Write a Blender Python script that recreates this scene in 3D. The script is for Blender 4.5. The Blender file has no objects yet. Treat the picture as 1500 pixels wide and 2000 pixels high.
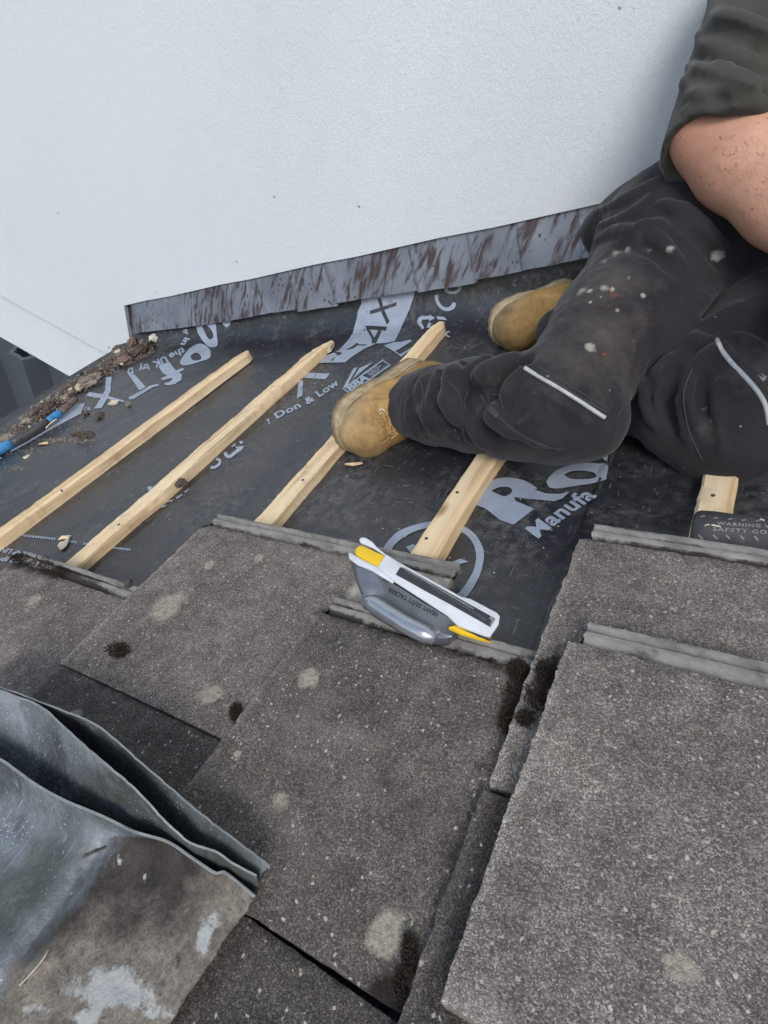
import bpy, bmesh, math, random
import numpy as np
from mathutils import Vector, Matrix, noise
from mathutils.bvhtree import BVHTree
import openvdb as vdb

random.seed(7); rng = np.random.default_rng(7)
S = bpy.context.scene; COL = S.collection
# ------------------------------------------------------------------ frames
# roof frame (v upslope, u along the battens to the wall, n out of the roof); the photographer's eye is H above it
H = 0.55; PITCH = math.radians(30); RZ = 4.6; U = 1.375
FOC = 1149.6
CU = np.array([0.46837286, -0.62485938, 0.624642])
CV = np.array([0.84335553, 0.10541944, -0.52691384])
CN = np.array([-0.26339764, -0.77358742, -0.57635422])
cp, sp = math.cos(PITCH), math.sin(PITCH)
ROOF = Matrix(((cp, 0, -sp, 0), (0, 1, 0, 0), (sp, 0, cp, RZ), (0, 0, 0, 1)))
def ray(px):
    d = np.array([px[0]-750., px[1]-1000., FOC]); return np.array([d@CV, d@CU, d@CN])
EYE = np.array([0., 0., H])
def RP(px, n=0.0):                 # where a sight line meets the plane n above the roof
    d = ray(px); return EYE + d*((n-H)/d[2])
def WP(px, u=U):                   # ... or the upright plane u
    d = ray(px); return EYE + d*(u/d[1])
def DP(px, py, z):                 # ... or a given distance
    return EYE + ray((px, py))*(z/FOC)
def zoom(o, s, pts): return [(o[0]+x/s, o[1]+y/s) for x, y in pts]

# ------------------------------------------------------------------ objects
def put(o, parent=None, base=(0, 0, 0)):
    COL.objects.link(o)
    if parent is None: o.matrix_world = ROOF @ Matrix.Translation(Vector(base))
    else: o.parent = parent
    return o
BASE = {}
def mesh(name, verts, faces, mat, parent=None, base=None, smooth=True, tagd=None):
    verts = np.asarray(verts, float)
    if parent is not None: b = np.array(BASE[parent.name])
    else:
        if base is None:
            b = verts.mean(0); b[2] = verts[:, 2].min()
        else: b = np.array(base, float)
    me = bpy.data.meshes.new(name)
    me.from_pydata((verts-b).tolist(), [], [list(map(int, f)) for f in faces])
    me.materials.append(mat)
    if smooth: me.shade_smooth()
    o = put(bpy.data.objects.new(name, me), parent, b)
    BASE[o.name] = b
    if tagd: tag(o, *tagd)
    return o
def empty(name, base, label, cat, group=None):
    o = bpy.data.objects.new(name, None); o.empty_display_size = .05
    put(o, None, base); BASE[o.name] = np.array(base, float); tag(o, label, cat, group); return o
def tag(o, label=None, cat=None, group=None, kind=None):
    if label: o['label'] = label
    if cat: o['category'] = cat
    if group: o['group'] = group
    if kind: o['kind'] = kind
    return o
def attr(o, name, vals):
    a = o.data.attributes.new(name, 'FLOAT', 'POINT'); a.data.foreach_set('value', np.asarray(vals, np.float32))
def fixn(o):
    bm = bmesh.new(); bm.from_mesh(o.data); bmesh.ops.recalc_face_normals(bm, faces=bm.faces); bm.to_mesh(o.data); bm.free(); return o
def bevel(o, w, seg=2):
    bm = bmesh.new(); bm.from_mesh(o.data); bmesh.ops.recalc_face_normals(bm, faces=bm.faces)
    es = [e for e in bm.edges if len(e.link_faces) == 2 and e.calc_face_angle(0) > .5]
    bmesh.ops.bevel(bm, geom=es, offset=w, segments=seg, affect='EDGES', profile=.5)
    bm.to_mesh(o.data); bm.free(); sharp(o); return o
def sharp(o, a=40):
    o.data.shade_smooth(); o.data.set_sharp_from_angle(angle=math.radians(a)); return o
def grid(P):                        # P: rows x cols x 3 -> verts, quads
    r, c = P.shape[:2]
    q = [(i*c+j, i*c+j+1, (i+1)*c+j+1, (i+1)*c+j) for i in range(r-1) for j in range(c-1)]
    return P.reshape(-1, 3), q
def shell(P, off):                  # closed thin slab: the sheet P and the same sheet shifted by off
    r, c = P.shape[:2]; a, q = grid(P); b, _ = grid(P+off); N = r*c
    f = [tuple(reversed(x)) for x in q] + [tuple(i+N for i in x) for x in q]
    rim = [j for j in range(c)] + [i*c+c-1 for i in range(1, r)] + [(r-1)*c+j for j in range(c-2, -1, -1)] + [i*c for i in range(r-2, 0, -1)]
    for k in range(len(rim)):
        x, y = rim[k], rim[(k+1) % len(rim)]; f.append((x, y, y+N, x+N))
    return np.vstack([a, b]), f
def box(v0, v1, u0, u1, n0, n1):
    vs = [(v, u, n) for v in (v0, v1) for u in (u0, u1) for n in (n0, n1)]
    return vs, [(0, 1, 3, 2), (4, 6, 7, 5), (0, 4, 5, 1), (2, 3, 7, 6), (0, 2, 6, 4), (1, 5, 7, 3)]
def tube(pts, r, seg=12, cap=True):
    pts = [Vector(p) for p in pts]; n = len(pts); rs = r if hasattr(r, '__len__') else [r]*n
    vs, fs = [], []; up = Vector((.13, .21, .97))
    for i, p in enumerate(pts):
        t = (pts[min(i+1, n-1)]-pts[max(i-1, 0)]).normalized()
        a = t.cross(up)
        if a.length < 1e-4: a = t.cross(Vector((1, 0, 0)))
        a.normalize(); b = a.cross(t)
        for k in range(seg):
            w = 2*math.pi*k/seg; vs.append(tuple(p + (a*math.cos(w)+b*math.sin(w))*rs[i]))
    for i in range(n-1):
        for k in range(seg):
            k2 = (k+1) % seg; fs.append((i*seg+k, i*seg+k2, (i+1)*seg+k2, (i+1)*seg+k))
    if cap: fs += [tuple(range(seg-1, -1, -1)), tuple((n-1)*seg+k for k in range(seg))]
    return vs, fs
def prism(poly, depth):             # poly: list of 3D points, extruded by the vector depth
    n = len(poly); a = [tuple(p) for p in poly]; b = [tuple(np.array(p)+depth) for p in poly]
    return a+b, [tuple(range(n)), tuple(range(2*n-1, n-1, -1))] + [(i, i+n, (i+1) % n+n, (i+1) % n) for i in range(n)]
def catmull(pts, m=6):
    P = np.asarray(pts, float); out = []
    for i in range(len(P)-1):
        p0, p1, p2, p3 = P[max(i-1, 0)], P[i], P[i+1], P[min(i+2, len(P)-1)]
        for k in range(m):
            t = k/m; out.append(.5*((2*p1)+(-p0+p2)*t+(2*p0-5*p1+4*p2-p3)*t*t+(-p0+3*p1-3*p2+p3)*t**3))
    out.append(P[-1]); return np.array(out)
def rs(poly, n):                    # polyline resampled to n points by length
    P = np.asarray(poly, float); L = np.r_[0, np.cumsum(np.linalg.norm(np.diff(P, axis=0), axis=1))]
    t = np.linspace(0, L[-1], n); return np.stack([np.interp(t, L, P[:, k]) for k in range(P.shape[1])], 1)
def fb(x, y, z=0., o=3): return noise.fractal(Vector((x, y, z)), 1.0, 2.0, o)

# ------------------------------------------------------------------ materials
class Mat:
    def __init__(s, name, rough=.6, metal=0., spec=.5):
        s.m = bpy.data.materials.new(name); s.m.use_nodes = True; s.t = s.m.node_tree
        s.b = s.t.nodes['Principled BSDF']; s.b.inputs['Roughness'].default_value = rough
        s.b.inputs['Metallic'].default_value = metal; s.b.inputs['Specular IOR Level'].default_value = spec
        s.pos = s.t.nodes.new('ShaderNodeNewGeometry').outputs['Position']
    def put(s, sock, v):
        if hasattr(v, 'is_linked'): s.t.links.new(v, sock)
        elif isinstance(v, tuple) and len(v) == 3 and sock.type == 'RGBA': sock.default_value = (*v, 1)
        else: sock.default_value = v
    def map(s, scale, rot=(0, 0, 0), vec=None):
        n = s.t.nodes.new('ShaderNodeMapping'); s.put(n.inputs['Vector'], vec or s.pos)
        n.inputs['Scale'].default_value = scale; n.inputs['Rotation'].default_value = rot; return n.outputs[0]
    def roofc(s):                   # position in roof axes (v, u, n)
        n = s.t.nodes.new('ShaderNodeVectorRotate'); n.rotation_type = 'Y_AXIS'; s.put(n.inputs['Vector'], s.pos)
        n.inputs['Angle'].default_value = PITCH; return n.outputs[0]
    def noise(s, scale, det=4, rough=.55, vec=None, dist=0.):
        n = s.t.nodes.new('ShaderNodeTexNoise'); s.put(n.inputs['Vector'], vec or s.pos)
        n.inputs['Scale'].default_value = scale; n.inputs['Detail'].default_value = det
        n.inputs['Roughness'].default_value = rough; n.inputs['Distortion'].default_value = dist; return n.outputs['Fac']
    def vor(s, scale, vec=None, feat='F1', out='Distance', rnd=1.):
        n = s.t.nodes.new('ShaderNodeTexVoronoi'); n.feature = feat; s.put(n.inputs['Vector'], vec or s.pos)
        n.inputs['Scale'].default_value = scale; n.inputs['Randomness'].default_value = rnd; return n.outputs[out]
    def wave(s, scale, vec=None, dirn='X', dist=0., det=0):
        n = s.t.nodes.new('ShaderNodeTexWave'); n.bands_direction = dirn; s.put(n.inputs['Vector'], vec or s.pos)
        n.inputs['Scale'].default_value = scale; n.inputs['Distortion'].default_value = dist; n.inputs['Detail'].default_value = det
        return n.outputs['Fac']
    def ramp(s, fac, *stops):
        n = s.t.nodes.new('ShaderNodeValToRGB'); s.put(n.inputs[0], fac); e = n.color_ramp.elements
        while len(e) < len(stops): e.new(.5)
        for k, (p, c) in enumerate(stops):
            e[k].position = p; e[k].color = (c, c, c, 1) if not isinstance(c, tuple) else (*c, 1)
        return n.outputs[0]
    def mix(s, fac, a, b, mode='MIX'):
        n = s.t.nodes.new('ShaderNodeMix'); n.data_type = 'RGBA'; n.blend_type = mode
        s.put(n.inputs[0], fac); s.put(n.inputs[6], a); s.put(n.inputs[7], b); return n.outputs[2]
    def math(s, op, a, b=0., c=0.):
        n = s.t.nodes.new('ShaderNodeMath'); n.operation = op
        s.put(n.inputs[0], a); s.put(n.inputs[1], b); s.put(n.inputs[2], c); return n.outputs[0]
    def at(s, name):
        n = s.t.nodes.new('ShaderNodeAttribute'); n.attribute_name = name; return n.outputs['Fac']
    def sep(s, vec, k):
        n = s.t.nodes.new('ShaderNodeSeparateXYZ'); s.put(n.inputs[0], vec); return n.outputs[k]
    def bump(s, h, strength=.5, dist=.001, prev=None):
        n = s.t.nodes.new('ShaderNodeBump'); s.put(n.inputs['Height'], h); n.inputs['Strength'].default_value = strength
        n.inputs['Distance'].default_value = dist
        if prev is not None: s.put(n.inputs['Normal'], prev)
        return n.outputs[0]
    def out(s, col=None, rough=None, normal=None):
        if col is not None: s.put(s.b.inputs['Base Color'], col)
        if rough is not None: s.put(s.b.inputs['Roughness'], rough)
        if normal is not None: s.put(s.b.inputs['Normal'], normal)
        return s.m

def m_render():
    m = Mat('white_render', .85, spec=.25)
    big = m.noise(1.3, 4); col = m.mix(m.ramp(big, (.3, 0.), (.7, 1.)), (.665, .70, .705), (.705, .738, .742))
    fl = m.ramp(m.noise(9, 2, vec=m.map((1, 1, 2.2))), (.735, 0.), (.75, 1.))
    fl2 = m.ramp(m.noise(60, 2), (.62, 0.), (.66, 1.))
    col = m.mix(m.math('MULTIPLY', fl, fl2), col, (.30, .16, .12)); tr = m.ramp(m.noise(1., 4, .6, m.map((3.5, 3.5, .8), (0, .5, 0)), .6), (.5, 0.), (.75, .22)); col = m.mix(tr, col, (.58, .60, .60)); dab = m.math('MULTIPLY', m.ramp(m.vor(26), (.05, 1.), (.07, 0.)), m.ramp(m.noise(3, 2), (.55, 0.), (.6, .6))); col = m.mix(dab, col, (.45, .45, .44))
    drag = m.noise(260, 4, .6, m.map((1, 1, .5), (0, .6, 0)), .4)
    h = m.mix(.4, m.ramp(drag, (.38, 0.), (.66, 1.)), m.ramp(m.noise(520, 3, .6, m.map((1, 1, .6))), (.4, 0.), (.7, 1.)))
    h2 = m.noise(22, 3)
    return m.out(col, None, m.bump(h2, .25, .004, m.bump(h, .5, .0014)))
def m_clad():
    m = Mat('dark_cladding', .45); n = m.noise(3, 4)
    return m.out(m.mix(n, (.055, .065, .075), (.085, .095, .105)), None, m.bump(n, .1, .002))
def m_lead():
    m = Mat('weathered_lead', .5, .35)
    big = m.noise(7, 4); base = m.mix(m.ramp(big, (.3, 0.), (.7, 1.)), (.15, .168, .195), (.27, .30, .34))
    st = m.noise(38, 5, .6, m.map((1.5, 1.5, .20), (0, .25, 0)), .4)
    zone = m.noise(5.5, 2); stk = m.ramp(m.math('ADD', st, m.math('MULTIPLY', zone, .5)), (.765, 0.), (.90, 1.))
    sp = m.ramp(m.vor(70, m.map((1, 1, .7))), (.16, 1.), (.27, 0.)); sp = m.math('MULTIPLY', sp, m.ramp(m.noise(12, 2), (.5, 0.), (.58, 1.)))
    d = m.math('MAXIMUM', stk, sp); col = m.mix(m.math('MULTIPLY', d, .93), base, (.068, .043, .041))
    col = m.mix(m.math('MULTIPLY', m.at('lap'), .5), col, (.045, .04, .042))  # shade painted as a dark line along each lap edge
    wh = m.ramp(m.noise(45, 3), (.70, 0.), (.76, 1.)); col = m.mix(m.math('MULTIPLY', wh, .5), col, (.5, .52, .55))
    return m.out(col, m.ramp(st, (.3, .45), (.7, .65)), m.bump(m.noise(40, 4), .25, .002))
def m_leadsheet():
    m = Mat('old_lead_sheet', .5, .25)
    a = m.noise(9, 5, .6, None, .4); base = m.mix(m.ramp(a, (.40, 0.), (.60, 1.)), (.085, .094, .096), (.29, .32, .34)); base = m.mix(m.ramp(m.noise(32, 6, .7), (.56, 0.), (.66, .7)), base, (.37, .40, .415))
    scr = m.noise(40, 4, .6, m.map((6, .6, 1), (0, 0, .6))); base = m.mix(m.ramp(scr, (.55, 0.), (.75, .4)), base, (.33, .35, .37))
    specks = m.math('MAXIMUM', m.math('MULTIPLY', m.ramp(m.vor(230), (.13, 1.), (.20, 0.)), m.ramp(m.noise(30, 2), (.45, 0.), (.56, 1.))), m.math('MULTIPLY', m.ramp(m.vor(90), (.07, 1.), (.10, 0.)), m.ramp(m.noise(18, 2), (.45, 0.), (.5, 1.))))
    ox = m.ramp(m.noise(75, 7, .75), (.52, 0.), (.60, .55)); base = m.mix(ox, base, (.16, .17, .175))
    fs_ = m.ramp(m.noise(1., 3, .5, m.map((420, 14, 60), (.2, 0, .8)), .3), (.66, 0.), (.70, .7)); base = m.mix(fs_, base, (.42, .45, .47))
    base = m.mix(specks, base, (.62, .66, .68))
    moss = m.ramp(m.noise(8, 3), (.42, 0.), (.62, .75)); base = m.mix(moss, base, (.085, .095, .075))
    dn = m.math('ADD', m.math('MULTIPLY', m.noise(36, 6, .65), .6), m.math('MULTIPLY', m.noise(210, 5, .7), .4)); dirt = m.mix(m.ramp(dn, (.3, 0.), (.7, 1.)), (.05, .043, .037), (.26, .232, .195))
    gr = m.ramp(m.vor(420), (0., .5), (.6, 1.)); dirt = m.mix(.8, dirt, m.mix(1., dirt, gr, 'MULTIPLY')); dirt = m.mix(m.ramp(m.math('ADD', m.at('tan'), m.math('MULTIPLY', m.math('SUBTRACT', m.noise(20, 5, .65), .5), 1.4)), (.3, 0.), (.8, 1.)), m.mix(1., dirt, (.36, .34, .33), 'MULTIPLY'), m.mix(1., dirt, (1.5, 1.46, 1.38), 'MULTIPLY'))
    da = m.math('ADD', m.at('dirt'), m.math('MULTIPLY', m.math('SUBTRACT', dn, .5), .7))
    df = m.ramp(da, (.35, 0.), (.6, 1.)); pk = m.math('MULTIPLY', m.ramp(m.noise(120, 6, .75), (.58, 0.), (.66, 1.)), df); dirt = m.mix(m.math('MULTIPLY', pk, .75), dirt, (.03, .026, .022)); col = m.mix(df, base, dirt)
    wa = m.math('ADD', m.at('pale'), m.math('MULTIPLY', m.math('SUBTRACT', m.noise(42, 7, .72), .5), 1.8))
    col = m.mix(m.ramp(wa, (.45, 0.), (.62, 1.)), col, (.47, .47, .44))
    edge = m.ramp(m.at('rim'), (.4, 0.), (.6, 1.)); col = m.mix(edge, col, m.mix(m.noise(90, 4), (.22, .23, .22), (.46, .47, .45)))
    return m.out(col, m.ramp(df, (0., .42), (1., .85)), m.bump(dn, .9, .004, m.bump(m.noise(75, 7, .75), .3, .0015, m.bump(a, .2, .003))))
def m_memb(weave=1.):
    m = Mat('black_roofing_membrane', .5, spec=.7); rc = m.roofc()
    dust = m.noise(6, 5, .6, None, .6); fine = m.noise(60, 5, .65)
    d = m.math('MULTIPLY', m.ramp(dust, (.42, 0.), (.68, 1.)), m.ramp(fine, (.42, 0.), (.68, 1.)))
    col = m.mix(m.math('MULTIPLY', d, .62), (.0195, .021, .0245), (.19, .18, .165))
    scr = m.ramp(m.noise(34, 3, .5, m.map((9, 1.2, 1), (0, 0, .9), rc), .5), (.665, 0.), (.70, 1.))
    scr2 = m.ramp(m.noise(30, 3, .5, m.map((1.1, 8, 1), (0, 0, .35), rc), .5), (.68, 0.), (.715, 1.))
    col = m.mix(m.math('MULTIPLY', m.math('MAXIMUM', scr, scr2), .6), col, (.20, .20, .20))
    sp = m.ramp(m.vor(75), (.035, 1.), (.06, 0.)); sp = m.math('MULTIPLY', sp, m.ramp(m.noise(9, 2), (.5, 0.), (.6, 1.)))
    col = m.mix(m.math('MULTIPLY', sp, .8), col, (.42, .41, .38))
    w1 = m.wave(70, m.map((1, 1, 1), (0, 0, .72), rc)); w2 = m.wave(70, m.map((1, 1, 1), (0, 0, -.82), rc))
    wv = m.math('ADD', m.math('MULTIPLY', w1, .75), m.math('MULTIPLY', w2, .35))
    col = m.mix(m.math('MULTIPLY', m.ramp(wv, (.55, 0.), (.9, 1.)), .20*weave), col, (.085, .09, .10))
    return m.out(col, m.ramp(d, (0., .38), (1., .75)), m.bump(wv, .38*weave, .0008, m.bump(m.noise(14, 4), .6, .006)))
def m_print():
    m = Mat('pale_print', .55); rc = m.roofc()
    n = m.noise(25, 5, .65); col = m.mix(m.ramp(n, (.35, 0.), (.75, 1.)), (.36, .41, .49), (.28, .315, .37))
    w1 = m.wave(70, m.map((1, 1, 1), (0, 0, .72), rc)); col = m.mix(m.math('MULTIPLY', w1, .22), col, (.13, .15, .18))
    dirt = m.ramp(m.noise(11, 5, .7), (.62, 0.), (.75, .7)); col = m.mix(dirt, col, (.13, .12, .105))
    return m.out(col, None, m.bump(w1, .2, .0005))
def m_wood():
    m = Mat('sawn_softwood', .75, spec=.25)
    g = m.noise(1., 6, .6, m.map((75, 3.2, 75)), .5); g2 = m.noise(1., 3, .5, m.map((24, 1.1, 24)), .8)
    col = m.mix(m.ramp(g2, (.3, 0.), (.7, 1.)), (.72, .505, .27), (.87, .715, .475))
    col = m.mix(m.ramp(g, (.5, 0.), (.75, .75)), col, (.36, .20, .085))
    kn = m.ramp(m.vor(5.5, m.map((1.6, .75, 1.6))), (.035, 1.), (.10, 0.)); col = m.mix(m.math('MULTIPLY', kn, .75), col, (.24, .12, .055))
    dm = m.math('MULTIPLY', m.ramp(m.noise(8, 4), (.5, 0.), (.72, 1.)), m.ramp(m.noise(90, 4), (.4, 0.), (.65, 1.)))
    col = m.mix(m.math('MULTIPLY', dm, .6), col, (.20, .16, .12))
    return m.out(col, None, m.bump(g, .45, .0012, m.bump(m.noise(200, 3), .25, .0008)))
def m_tile(name, k=1., tint=(1, 1, 1)):
    m = Mat(name, .92, spec=.2)
    v = m.vor(880, None, 'F1', 'Color'); gs = m.sep(v, 0)
    c = lambda r, g, b: (r*k*tint[0], g*k*tint[1], b*k*tint[2])
    col = m.ramp(gs, (0., c(.031, .0295, .028)), (.5, c(.056, .053, .0505)), (.85, c(.090, .085, .080)), (1., c(.135, .128, .12)))
    big = m.noise(5.5, 6, .62, None, .5)
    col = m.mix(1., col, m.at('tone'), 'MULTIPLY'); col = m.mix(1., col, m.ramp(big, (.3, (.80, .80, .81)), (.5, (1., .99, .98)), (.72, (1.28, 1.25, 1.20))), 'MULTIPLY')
    med = m.noise(38, 5, .65); col = m.mix(1., col, m.ramp(med, (.33, .74), (.66, 1.24)), 'MULTIPLY')
    sm = m.ramp(m.noise(3.2, 4, .6, m.map((1, 2.5, 1), (0, 0, .5)), .8), (.55, 0.), (.75, .35)); col = m.mix(sm, col, c(.17, .16, .145))
    wn = m.t.nodes.new('ShaderNodeTexNoise'); m.put(wn.inputs['Vector'], m.pos); wn.inputs['Scale'].default_value = 260; wn.inputs['Detail'].default_value = 2
    wv_ = m.t.nodes.new('ShaderNodeVectorMath'); wv_.operation = 'MULTIPLY_ADD'; m.put(wv_.inputs[0], wn.outputs['Color']); wv_.inputs[1].default_value = (.0048,)*3; m.put(wv_.inputs[2], m.pos); wp = wv_.outputs[0]
    def grit(scale, thr, prob, cc):
        d = m.vor(scale, wp); r = m.sep(m.vor(scale, wp, 'F1', 'Color'), 1)
        return m.math('MULTIPLY', m.ramp(d, (thr, 1.), (thr*1.5, 0.)), m.ramp(r, (prob, 0.), (prob+.01, 1.)))
    col = m.mix(grit(190, .19, .86, 0), col, (.42, .40, .36))
    col = m.mix(grit(130, .13, .83, 1), col, (.50, .48, .43))
    col = m.mix(grit(120, .11, .955, 1), col, (.36, .27, .18))
    lf = m.math('ADD', m.at('lichen'), m.math('MULTIPLY', m.math('SUBTRACT', m.noise(85, 5, .7), .5), .85))
    lc = m.mix(m.ramp(m.noise(300, 3), (.35, 0.), (.6, 1.)), (.23, .20, .155), (.42, .375, .30))
    col = m.mix(m.ramp(lf, (.36, 0.), (.64, .92)), col, lc)
    cl = m.math('ADD', m.at('clean'), m.math('MULTIPLY', m.math('SUBTRACT', m.noise(40, 5, .7), .5), .5))
    cc = m.mix(m.ramp(m.noise(28, 5, .65), (.35, 0.), (.62, 1.)), (.21, .195, .17), (.50, .47, .39))
    col = m.mix(m.ramp(cl, (.42, 0.), (.58, 1.)), col, cc)
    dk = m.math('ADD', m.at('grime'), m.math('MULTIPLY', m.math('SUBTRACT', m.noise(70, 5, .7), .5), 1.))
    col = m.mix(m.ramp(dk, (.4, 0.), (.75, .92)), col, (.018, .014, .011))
    h = m.math('ADD', m.math('MULTIPLY', gs, .55), m.math('MULTIPLY', m.ramp(m.vor(880), (0., 1.), (.7, 0.)), .6))
    return m.out(col, None, m.bump(h, .6, .0014, m.bump(m.noise(45, 4), .5, .003)))
def m_rib():
    m = Mat('smooth_concrete_rib', .85, spec=.25)
    a = m.noise(1., 5, .65, m.map((9, 60, 60))); col = m.mix(m.ramp(a, (.3, 0.), (.7, 1.)), (.14, .13, .115), (.31, .295, .265))
    col = m.mix(m.ramp(m.noise(34, 5, .7), (.55, 0.), (.72, .8)), col, (.09, .082, .07))
    dk = m.math('ADD', m.at('grime'), m.math('MULTIPLY', m.math('SUBTRACT', m.noise(75, 5, .75), .5), 1.1))
    col = m.mix(m.ramp(dk, (.38, 0.), (.7, .95)), col, (.028, .022, .017))
    return m.out(col, None, m.bump(m.noise(220, 4), .5, .0012, m.bump(m.noise(50, 4), .4, .002)))
def m_simple(name, c1, c2, rough=.6, scale=40, metal=0., bs=.2, bd=.001, spec=.5, det=5):
    m = Mat(name, rough, metal, spec); n = m.noise(scale, det, .6)
    return m.out(m.mix(m.ramp(n, (.3, 0.), (.7, 1.)), c1, c2), m.ramp(n, (.3, max(rough-.06, .05)), (.7, min(rough+.08, 1.))), m.bump(n, bs, bd))
def m_cloth(name, c1, c2, stain=False, wscale=420):
    m = Mat(name, .92, spec=.15); n = m.noise(9, 5, .6); col = m.mix(m.ramp(n, (.3, 0.), (.7, 1.)), c1, c2)
    m.b.inputs['Sheen Weight'].default_value = .12; m.b.inputs['Sheen Roughness'].default_value = .5
    if stain:
        d = m.math('ADD', m.at('dust'), m.math('MULTIPLY', m.math('SUBTRACT', m.noise(30, 6, .7), .5), 1.1))
        col = m.mix(m.ramp(d, (.30, 0.), (1.0, .85)), col, (.105, .09, .077))
        p = m.math('ADD', m.at('paint'), m.math('MULTIPLY', m.math('SUBTRACT', m.noise(110, 5, .7), .5), 1.0))
        col = m.mix(m.ramp(p, (.45, 0.), (.80, .82)), col, (.36, .34, .29))
        b = m.math('ADD', m.at('brick'), m.math('MULTIPLY', m.math('SUBTRACT', m.noise(120, 4, .7), .5), 1.0))
        col = m.mix(m.ramp(b, (.5, 0.), (.75, .7)), col, (.19, .065, .035))
        sp = m.math('MULTIPLY', m.ramp(m.vor(46), (.05, 1.), (.085, 0.)), m.ramp(m.noise(14, 3), (.52, 0.), (.6, 1.)))
        col = m.mix(m.math('MULTIPLY', sp, .8), col, (.34, .32, .28))
    tw = m.wave(wscale, m.map((1, .8, .6), (.3, .4, .7))); crz = m.math('ABSOLUTE', m.math('SUBTRACT', m.noise(17, 4, .55, m.map((1., 1., 1.5)), 1.2), .5))
    return m.out(col, None, m.bump(tw, .12, .0004, m.bump(m.noise(70, 4, .6, m.map((1, 1, 1.6)), .5), .45, .002)))
def m_skin():
    m = Mat('freckled_skin', .5, spec=.35); n = m.noise(38, 6, .7)
    col = m.mix(m.ramp(n, (.3, 0.), (.7, 1.)), (.49, .255, .165), (.60, .34, .23))
    col = m.mix(m.math('MULTIPLY', m.at('red'), .3), col, (.44, .14, .10))
    fr = m.math('MULTIPLY', m.ramp(m.vor(150), (.16, 1.), (.30, 0.)), m.ramp(m.noise(60, 3), (.52, 0.), (.62, 1.)))
    col = m.mix(m.math('MULTIPLY', fr, .65), col, (.22, .08, .045))
    m.b.inputs['Subsurface Weight'].default_value = .12; m.b.inputs['Subsurface Radius'].default_value = (.012, .004, .002)
    m.b.inputs['Subsurface Scale'].default_value = .4
    return m.out(col, None, m.bump(m.vor(330), .18, .0007))
def m_leather():
    m = Mat('tan_nubuck', .82, spec=.25); a = m.noise(26, 6, .68, None, .6)
    col = m.mix(m.ramp(a, (.32, 0.), (.66, 1.)), (.25, .145, .052), (.47, .285, .10))
    col = m.mix(m.math('MULTIPLY', m.at('scuff'), .85), col, m.mix(m.noise(48, 5, .7), (.20, .145, .08), (.40, .31, .19)))
    col = m.mix(m.ramp(m.noise(17, 5, .7), (.55, 0.), (.75, .75)), col, (.095, .07, .045))
    cr = m.ramp(m.vor(34, m.map((1, 1, 1)), 'DISTANCE_TO_EDGE'), (0., 1.), (.035, 0.))
    col = m.mix(1., col, m.ramp(m.noise(9, 5, .65), (.3, .6), (.65, 1.15)), 'MULTIPLY')
    return m.out(col, None, m.bump(m.noise(60, 5, .6), .5, .002, m.bump(a, .4, .003)))

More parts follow.
